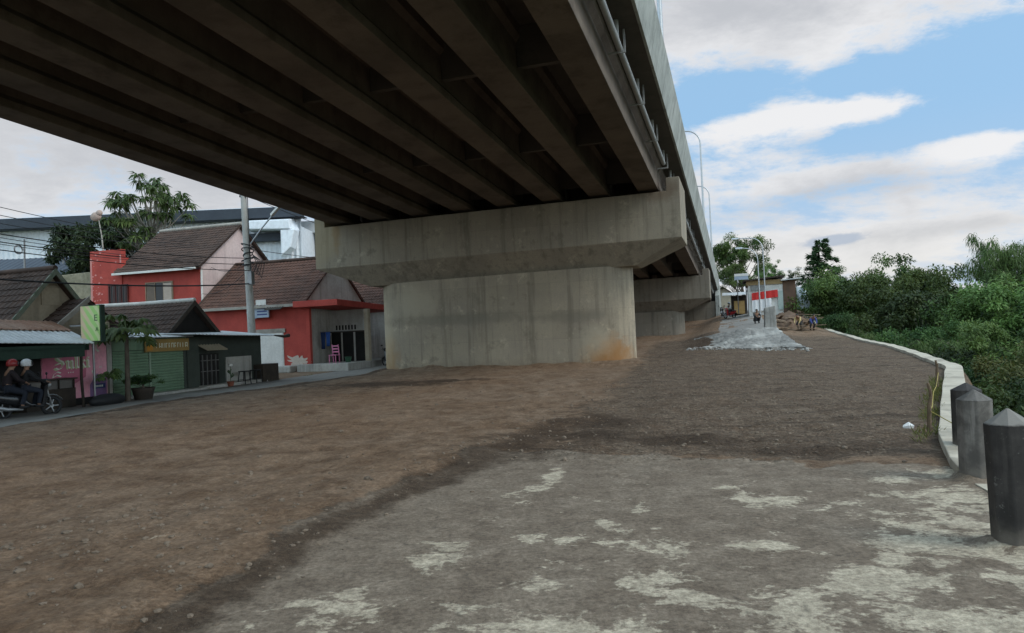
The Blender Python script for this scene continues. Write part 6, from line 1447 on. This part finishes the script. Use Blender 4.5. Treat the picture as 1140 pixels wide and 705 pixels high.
TREES = [  # kind, v, u, top z, base z, width scale, label
 ('con',9.9,91.7,10.4,-5.5,1.15,'tallest dark tree with layered branches beyond the bend of the river wall'),
 ('airy',13.1,89.5,6.9,-6.5,1.0,'loose tree showing sky between its twigs right of the tall layered tree'),
 ('airy',16.8,86.5,8.6,-6.5,.9,'thin ragged tree rising above the middle of the river trees'),
 ('b2',17.6,80.6,6.8,-7,.9,'ragged dark tree left of the bamboo pair against the sky'),
 ('bam2',20.6,67.6,10.6,-7,.42,'feathery bamboo clump, left one of the pair standing highest at right'),
 ('bam2',23.6,65.2,9.2,-7,.45,'feathery bamboo clump, right one of the pair standing highest at right'),
 ('b1',25.0,64.5,4.8,-7,1.0,'round green tree at the right edge beyond the bamboo'),
 ('b3',8.6,84.0,6.4,-5,.8,'broad green tree right behind the pale tarpaulin at the wall end'),
 ('b1',10.2,75.6,6.0,-6,.95,'dense mid green tree below the tall layered tree'),
 ('b3',13.4,74.0,6.2,-6.5,1.0,'wide spreading green tree in the middle of the river trees'),
 ('b2',12.9,58.4,4.2,-6.5,1.05,'dark leafy tree beneath the thin ragged one'),
 ('b1',15.2,53.2,3.4,-6.5,1.1,'rounded green tree in front of the left bamboo clump'),
 ('b3',16.8,49.2,3.6,-7,1.0,'flat topped green tree in front of the right bamboo clump'),
 ('b1',18.8,47.2,3.6,-7,1.0,'tree with a full crown cut by the right edge of the view'),
 ('bam2',9.6,54.4,1.8,-5,.95,'low arching bamboo close behind the far river wall'),
 ('b2',10.0,46.6,1.5,-5.5,.85,'dark bushy tree just over the river wall beyond the gravel'),
 ('bam2',10.8,43.0,1.9,-6,.9,'pale green arching bamboo rising behind the middle of the river wall'),
 ('b3',12.2,38.0,1.4,-6.5,.85,'spreading dark green tree behind the stakes and the bollards'),
 ('yel',10.6,28.6,1.5,-5.6,.95,'yellowish green tree right behind the bollards'),
 ('b2',13.6,29.5,1.7,-6.5,.8,'dark tree at the right edge beside the yellowish one'),
 ('b3',13.2,33.6,1.3,-6.5,.8,'green tree between the yellowish tree and the arching bamboo'),
 ('shrub',9.2,31.0,-.5,-4.6,1.0,'dark shrub growing below the river wall near the last stake'),
 ('shrub',8.0,24.6,-.45,-4.6,.9,'dark shrub below the river wall behind the bollards'),
 ('shrub',6.6,17.5,-.55,-4.4,.9,'dark shrub below the river wall nearest to the bollards'),
 ('shrub',9.2,38.5,-.3,-4.6,1.0,'dark shrub below the far bend of the river wall'),
 ('shrub',10.0,47.5,.0,-4.4,1.0,'bushy shrub along the foot of the far river wall'),
 ('shrub',10.2,58.0,.6,-3.6,1.0,'dark bush by the two people at the wall end'),
 ('shrub',7.8,66.5,1.8,-2.6,.9,'dark bush behind the earth heap at the end of the wall'),
 ('b1',1.6,117.5,14.9,2.9,1.0,'tall leafy tree behind the white house and the street lamps'),
 ('b3',.4,110.5,10.2,2.9,.75,'bright green tree next to the bridge end behind the kiosk'),
 ('b1',3.9,104,8.6,2.6,.6,'light green tree directly behind the roof of the white house'),
 ('airy',6.4,129.3,12.2,2.5,.8,'sparse tree with see through crown right of the tall leafy one'),
 ('airy',9.1,125.9,10.2,1.5,.8,'slender sparse tree above the brown wall of the white house'),
 ('b2',7.6,99,6.2,-1,.8,'dark tree between the brown wall and the tall layered tree'),
 ('b3',14.5,112,5.2,-6,1.2,'far tree filling the gap behind the layered tree'),
 ('b1',24,104,5.6,-6.5,1.3,'far tree behind the thin ragged one'),
 ('b3',31,92,4.8,-6.5,1.3,'far tree behind the pair of bamboo clumps'),
 ('b1',29.5,50,3.0,-7,1.2,'tree outside the right edge behind the full crowned one'),
 ('darkt',-47.3,46.0,12.2,0,1.0,'dark dense tree in front of the white factory, left of the drooping tree'),
 ('rosette',-42.0,45.5,14.9,0,1.0,'open tree with rosettes of drooping leaves above the red parapet'),
]
HT = dict(b1=13,b2=12,b3=12.5,airy=13,yel=9,bam=13,bam2=12,con=17,shrub=5,rosette=14.5,darkt=12.5)
HA = dict(bam=.93, bam2=.92, con=.99)
rt = random.Random(17)
NMS = dict(b1='leafy_tree',b2='ragged_tree',b3='spreading_tree',airy='sparse_tree',yel='yellowish_tree',bam='bamboo_clump',bam2='arching_bamboo',con='layered_tree',shrub='shrub',rosette='drooping_tree',darkt='dense_tree')
for (k, v, u, zt_, zb_, ws, lb) in TREES:
    h = (zt_-zb_)/HA.get(k, 1.0); s = h/HT[k]
    pt_ = plant(k, NMS[k], lb, v, u, zb_, s*ws, rt.uniform(0,6.28), 'shrub' if k == 'shrub' else ('bamboo' if k.startswith('bam') else 'tree'), 'trees and shrubs along the river' if v > 6.5 and u < 120 and k != 'airy' else None, sz=s)
    if k in ('b1','b2','b3','airy') and u < 100:
        pick = rt.choice([None, LM_bamboo, LM_dark, LM_mid, LM_bamboo])
        if pick: sl_ = pt_.children[1].material_slots[0]; sl_.link = 'OBJECT'; sl_.material = pick
# ---- papaya tree and kerb plants
def palmate(c_, az, el, ln, sz, rng, mbs, Ps):
    """long stalk with a lobed leaf blade"""
    d = np.array([math.cos(az)*math.cos(el), math.sin(az)*math.cos(el), math.sin(el)]); e = c_+d*ln+np.array([0,0,-.12*ln]); mbs.tube([tuple(c_),tuple((c_+e)/2+np.array([0,0,.05])),tuple(e)], [.014,.011,.008], 5)
    for k in range(7):
        a = az+(k-3)*.62; Ps.append((e, np.array([math.cos(a),math.sin(a),-.35-.15*abs(k-3)/3]), sz*(1-.10*abs(k-3)), rng.random()))
rng = np.random.default_rng(77)
def papaya(v, u, z, h, nl, ln, sz, label, tr_r, name='papaya_tree', mat=LM_mid):
    t_ = thing(name, label, 'tree' if h > 1.4 else 'plant', (v,u,z)); mb = MB(); Ps = []
    mb.tube([(0,0,-.2),(.02,0,h*.5),(0,.03,h)], [tr_r,tr_r*.8,tr_r*.55], 9); mp_ = MB(); top = np.array([0,.03,h])
    for k in range(nl): palmate(top+np.array([0,0,-.35*rng.random()*min(1,h/2)]), k*2.4+rng.normal(0,.2), rng.uniform(-.2,1.0), ln*rng.uniform(.7,1.15), sz*rng.uniform(.8,1.15), rng, mp_, Ps)
    part('trunk', mb, bark, t_, local=True)
    P = np.array([p[0] for p in Ps]); D_ = np.array([p[1] for p in Ps]); Ln = np.array([p[2] for p in Ps]); n = len(P); Nn = np.tile([0,0,1.0],(n,1))+rng.normal(0,.15,(n,3))
    lm = leafmesh('crown', P, D_, Nn, Ln, Ln*.42, np.array([p[3] for p in Ps]), mat, .35); o = bpy.data.objects.new('crown', lm); COL.objects.link(o); o.parent = t_
    part('leaf_stalks', mp_, pmat('leaf_stalk', (.10,.13,.05), (.08,.11,.04)) if 'leaf_stalk' not in bpy.data.materials else bpy.data.materials['leaf_stalk'], t_, local=True); return t_
papaya(-20.0, 20.45, -.2, 2.5, 34, .80, .46, 'papaya tree with dark trunk in front of the green shutters', .10, mat=LM_bamboo)
papaya(-20.3, 19.95, -.2, .95, 16, .34, .26, 'young papaya plant left of the tall papaya trunk', .03, 'young_papaya', LM_bamboo)
pl = thing('planter', 'low dark planter tub at the foot of the papaya tree', 'planter', (-19.95, 21.1, -.2))
mb = MB(); mb.lathe([(.28,-.22),(.36,.12),(.40,.22),(.36,.22),(.32,.1)], 14, c=(-19.95,21.1,0)); part('tub', mb, woodd_m, pl)
tr, lm = broad(120, 1.0, 1.25, .25, 30, 2200, .10, LM_dark); o = single('planter_shrub', tr, bark, (-19.95,21.1,.1), 'rounded dark shrub growing in the planter tub', 'shrub', local=True); o2 = bpy.data.objects.new('crown', lm); COL.objects.link(o2); o2.parent = o; o.scale = (1,1,.62)
bgm = MB(); bgm.ell((-19.75,19.35,-.05), (.22,.75,.22), 12, 8); single('black_sack', bgm, black_m, (-19.75,19.35,-.2), 'long black sack lying on the kerb beside the pink wall', 'sack')
# weeds along the wall and at the lane edge
rw = np.random.default_rng(5); Ps = []; Ds = []
for k in range(90):
    if k < 60: u = rw.uniform(10.2, 20); v = float(edge(np.array([u]))[0]) - rw.uniform(.02,.22)
    else: u = rw.uniform(14, 34); v = float(ROAD_OUT(u)) + rw.uniform(-.1,.2)
    z = gz_fast(v, u)
    for j in range(14): a = rw.uniform(0,6.28); Ps.append((v+rw.normal(0,.05), u+rw.normal(0,.08), z)); Ds.append((math.cos(a)*.5, math.sin(a)*.5, rw.uniform(.4,1.2)))
P = np.array(Ps); n = len(P); lm = leafmesh('weeds', P, np.array(Ds), rdir(rw,n), rw.uniform(.05,.17,n), np.full(n,.014), rw.random(n), LM_yellow)
o = bpy.data.objects.new('weeds', lm); COL.objects.link(o); o.rotation_euler = (0,0,-PSI); tag(o, kind='stuff')
